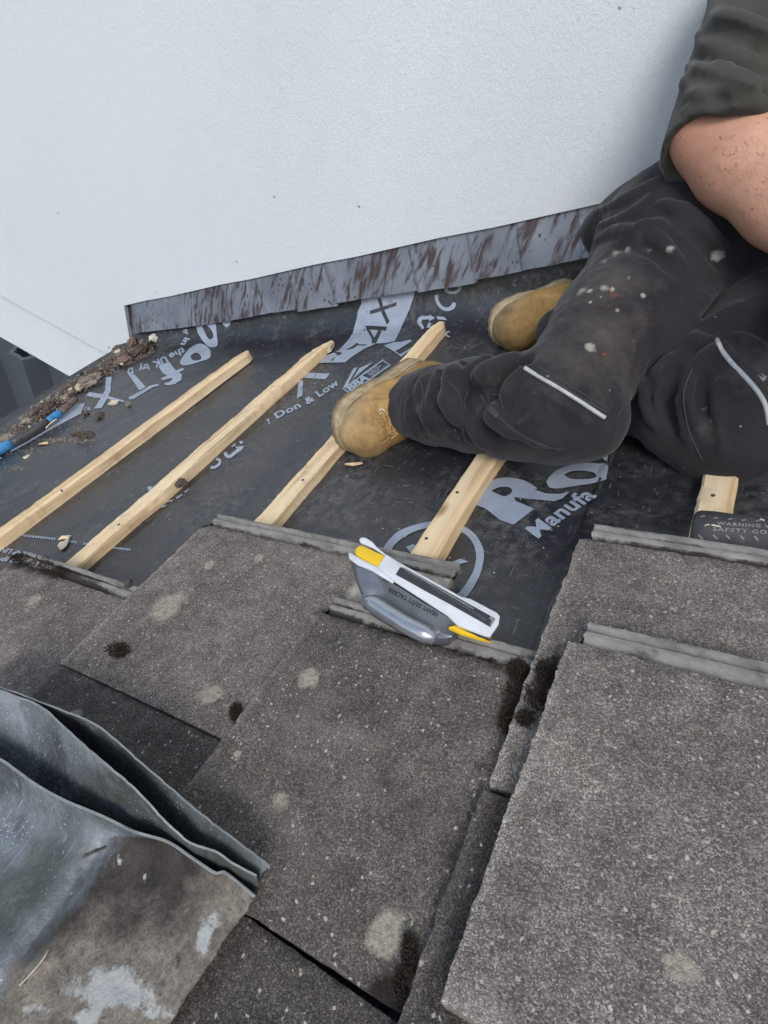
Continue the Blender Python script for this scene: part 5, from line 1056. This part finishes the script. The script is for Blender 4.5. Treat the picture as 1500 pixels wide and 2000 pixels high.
# ---- boots: foot lying on its side, toes towards the camera, sole down the slope
def boot(ank, toe_dir, sole_dir, up_len, sc, eyelets):
    F_ = np.array(toe_dir, float); F_ /= np.linalg.norm(F_); s = np.array(sole_dir, float); s -= F_*(s@F_); s /= np.linalg.norm(s); w = np.cross(s, F_)
    if w[2] < 0: w = -w
    q = lambda f, h, x=0.: ank+(F_*f*.82+s*(.082-h)+w*x)*sc          # f: forward from the ankle, h: height over the sole, x: sideways
    u = Field()
    u.chain([q(-.045, .045), q(.03, .045), q(.10, .040), q(.160, .040)], [.037*sc, .040*sc, .046*sc, .044*sc], .03)
    u.chain([q(.08, .040, .008), q(.165, .040, .012)], [.044*sc, .041*sc], .025); u.chain([q(.08, .040, -.010), q(.160, .040, -.016)], [.044*sc, .040*sc], .025)
    u.cap(q(.172, .036, -.006), q(.186, .034, .004), .042*sc, .036*sc, .02)
    u.chain([q(-.012, .10), q(.02, .085), q(.075, .062)], [.050*sc, .051*sc, .043*sc], .03); u.chain([q(-.02, .10), q(-.025, up_len)], [.048*sc, .052*sc], .03)
    u.cap(q(-.05, .05), q(-.035, .09), .038*sc, .040*sc, .02)
    if eyelets:
        for ln, r_ in [([(560, 440), (585, 540), (625, 660), (660, 770), (662, 900)], .0042), ([(640, 330), (690, 372), (780, 362), (830, 300)], .0026), ([(610, 455), (700, 440), (830, 430)], .0024), ([(640, 580), (670, 660), (705, 740)], .004), ([(480, 400), (520, 560), (560, 700)], .003), ([(400, 330), (470, 300), (560, 290)], .0025)]:
            u.ridge(zoom((630, 720), 6.25, ln), r_, .004, True)
        for ln, r_ in [([(600, 430), (630, 560), (690, 720), (760, 860)], .0055), ([(590, 640), (640, 760), (690, 880)], .005), ([(660, 590), (730, 612), (770, 590)], .004)]:
            u.ridge(zoom((630, 720), 6.25, ln), r_, .005)
    b = build('boot', u, .0034, 'leather', who, lambda P: .0020*w2(P)+.0012*w3(P), 2)
    V = co_of(b)-ank; fwd_ = V@F_/sc; hgt = .082-(V@s)/sc
    attr(b, 'scuff', np.clip((fwd_-.055)/.10, 0, 1)*np.clip(1.15-(hgt-.01)/.07, .25, 1))
    # sole: outline of the foot, drawn out in layers
    out = [(-.088, 0), (-.080, .026), (-.04, .036), (.03, .038), (.09, .049), (.15, .054), (.195, .045), (.222, .018), (.226, -.008), (.212, -.034), (.175, -.054), (.12, -.054), (.05, -.041), (-.03, -.037), (-.078, -.027)]
    O = catmull(out+[out[0]], 6)[:-1]; rows = []
    for h, g in [(.022, -.010), (.0165, .0005), (.013, .0035), (.004, .0045), (.0025, .002), (-.001, .002), (-.003, .0045), (-.011, .0045), (-.0138, .002), (-.0138, -.012)]:
        c = O.mean(0); R_ = np.linalg.norm(O-c, axis=1, keepdims=True); Q = O+(O-c)/R_*g
        rows.append([q(a, h+(.012*max(0, (a-.15)/.07)**2 if a > .15 else 0), x) for a, x in Q])
    P = np.array(rows); P = np.concatenate([P, P[:, :1]], 1); vs, fs = grid(P); k = P.shape[1]; fs += [tuple(range(k-1)), tuple((len(rows)-1)*k+i for i in reversed(range(k-1)))]
    so_ = mesh('welt', vs, fs, MT['sole'], b); bm = bmesh.new(); bm.from_mesh(so_.data); bmesh.ops.remove_doubles(bm, verts=bm.verts, dist=1e-5); bmesh.ops.recalc_face_normals(bm, faces=bm.faces); bm.to_mesh(so_.data); bm.free(); sharp(so_, 45)
    rows = []
    for h, g in [(-.0142, -.012), (-.0142, .001), (-.016, .0035), (-.0205, .0030), (-.0225, .0005), (-.0225, -.014)]:
        c = O.mean(0); R_ = np.linalg.norm(O-c, axis=1, keepdims=True); wv = (.0016*np.sin(np.arange(len(O))*1.6))[:, None] if h < -.015 else 0; Q = O+(O-c)/R_*(g+wv)
        rows.append([q(a, h+(.012*max(0, (a-.15)/.07)**2 if a > .15 else 0), x) for a, x in Q])
    P = np.array(rows); P = np.concatenate([P, P[:, :1]], 1); vs, fs = grid(P); k = P.shape[1]; fs += [tuple(range(k-1)), tuple((len(rows)-1)*k+i for i in reversed(range(k-1)))]
    o2 = mesh('outsole', vs, fs, MT['dsole'], b); bm = bmesh.new(); bm.from_mesh(o2.data); bmesh.ops.remove_doubles(bm, verts=bm.verts, dist=1e-5); bmesh.ops.recalc_face_normals(bm, faces=bm.faces); bm.to_mesh(o2.data); bm.free(); sharp(o2, 45)
    st = [q(a, .0175+(.012*max(0, (a-.15)/.07)**2 if a > .15 else 0), x) for a, x in O+(O-O.mean(0))/np.linalg.norm(O-O.mean(0), axis=1, keepdims=True)*.002]
    mesh('welt_stitching', *tube(st+[st[0]], .0009, 6, False), MT['dsole'], b)
    return b, u, q
def foot(toe, F_, sole, sc, ey):
    F_ = np.array(F_, float); F_ /= np.linalg.norm(F_); return boot(toe-F_*.215*.82*sc, F_, sole, .165, sc, ey)
bA, uA, qA = foot(RP((716, 873), .046), (-.34, -1., -.10), (-1., .40, .06), .93, True)
bB, uB, qB = foot(RP((998, 662), .050), (-.75, -.95, -.08), (-1., .85, .02), .86, False)
VA = bvh_of(bA)
ZBt = lambda *p: zoom((630, 720), 6.25, p)
for c in [(725, 522), (828, 488)]:
    h = cast(VA, ZBt(c)[0])
    if h is not None:
        n = (EYE-h)/np.linalg.norm(EYE-h); a = np.cross(n, [0, 0, 1.]); a /= np.linalg.norm(a); b_ = np.cross(n, a)
        P = [h+n*.0012+(a*math.cos(t)+b_*math.sin(t))*.0042 for t in np.linspace(0, 6.283, 15)]
        mesh('eyelet', *tube(P, .0011, 8), MT['steel'], bA)
for ln, r in [([(728, 528), (748, 580), (768, 640), (785, 690), (800, 750), (850, 795), (905, 775)], .0029), ([(828, 495), (822, 560), (815, 620), (822, 690), (815, 745), (850, 770), (890, 740)], .0029), ([(770, 620), (800, 660), (845, 690)], .0029), ([(690, 705), (730, 690), (760, 680)], .002), ([(800, 780), (850, 800), (905, 778)], .0029)]:
    cord('lace', ZBt(*ln), r, 'lace', bA, VA, 4, .8)
cord('lace', ZBt((838, 862), (870, 830), (925, 792)), .0024, 'lace', bA, VA, 4, 1.6)
for ln in [[(690, 905), (735, 912), (785, 870), (800, 840)], [(620, 560), (660, 600), (740, 600), (760, 590)], [(640, 600), (665, 670), (700, 745)], [(640, 330), (700, 360), (790, 350), (815, 310)], [(600, 450), (610, 560), (640, 640), (680, 760)]]:
    cord('boot_seam', ZBt(*ln), .0013, 'lace', bA, VA, 4, .2, 6)
for o in list(bpy.data.objects):
    if o.type == 'MESH' and o.modifiers:
        pass
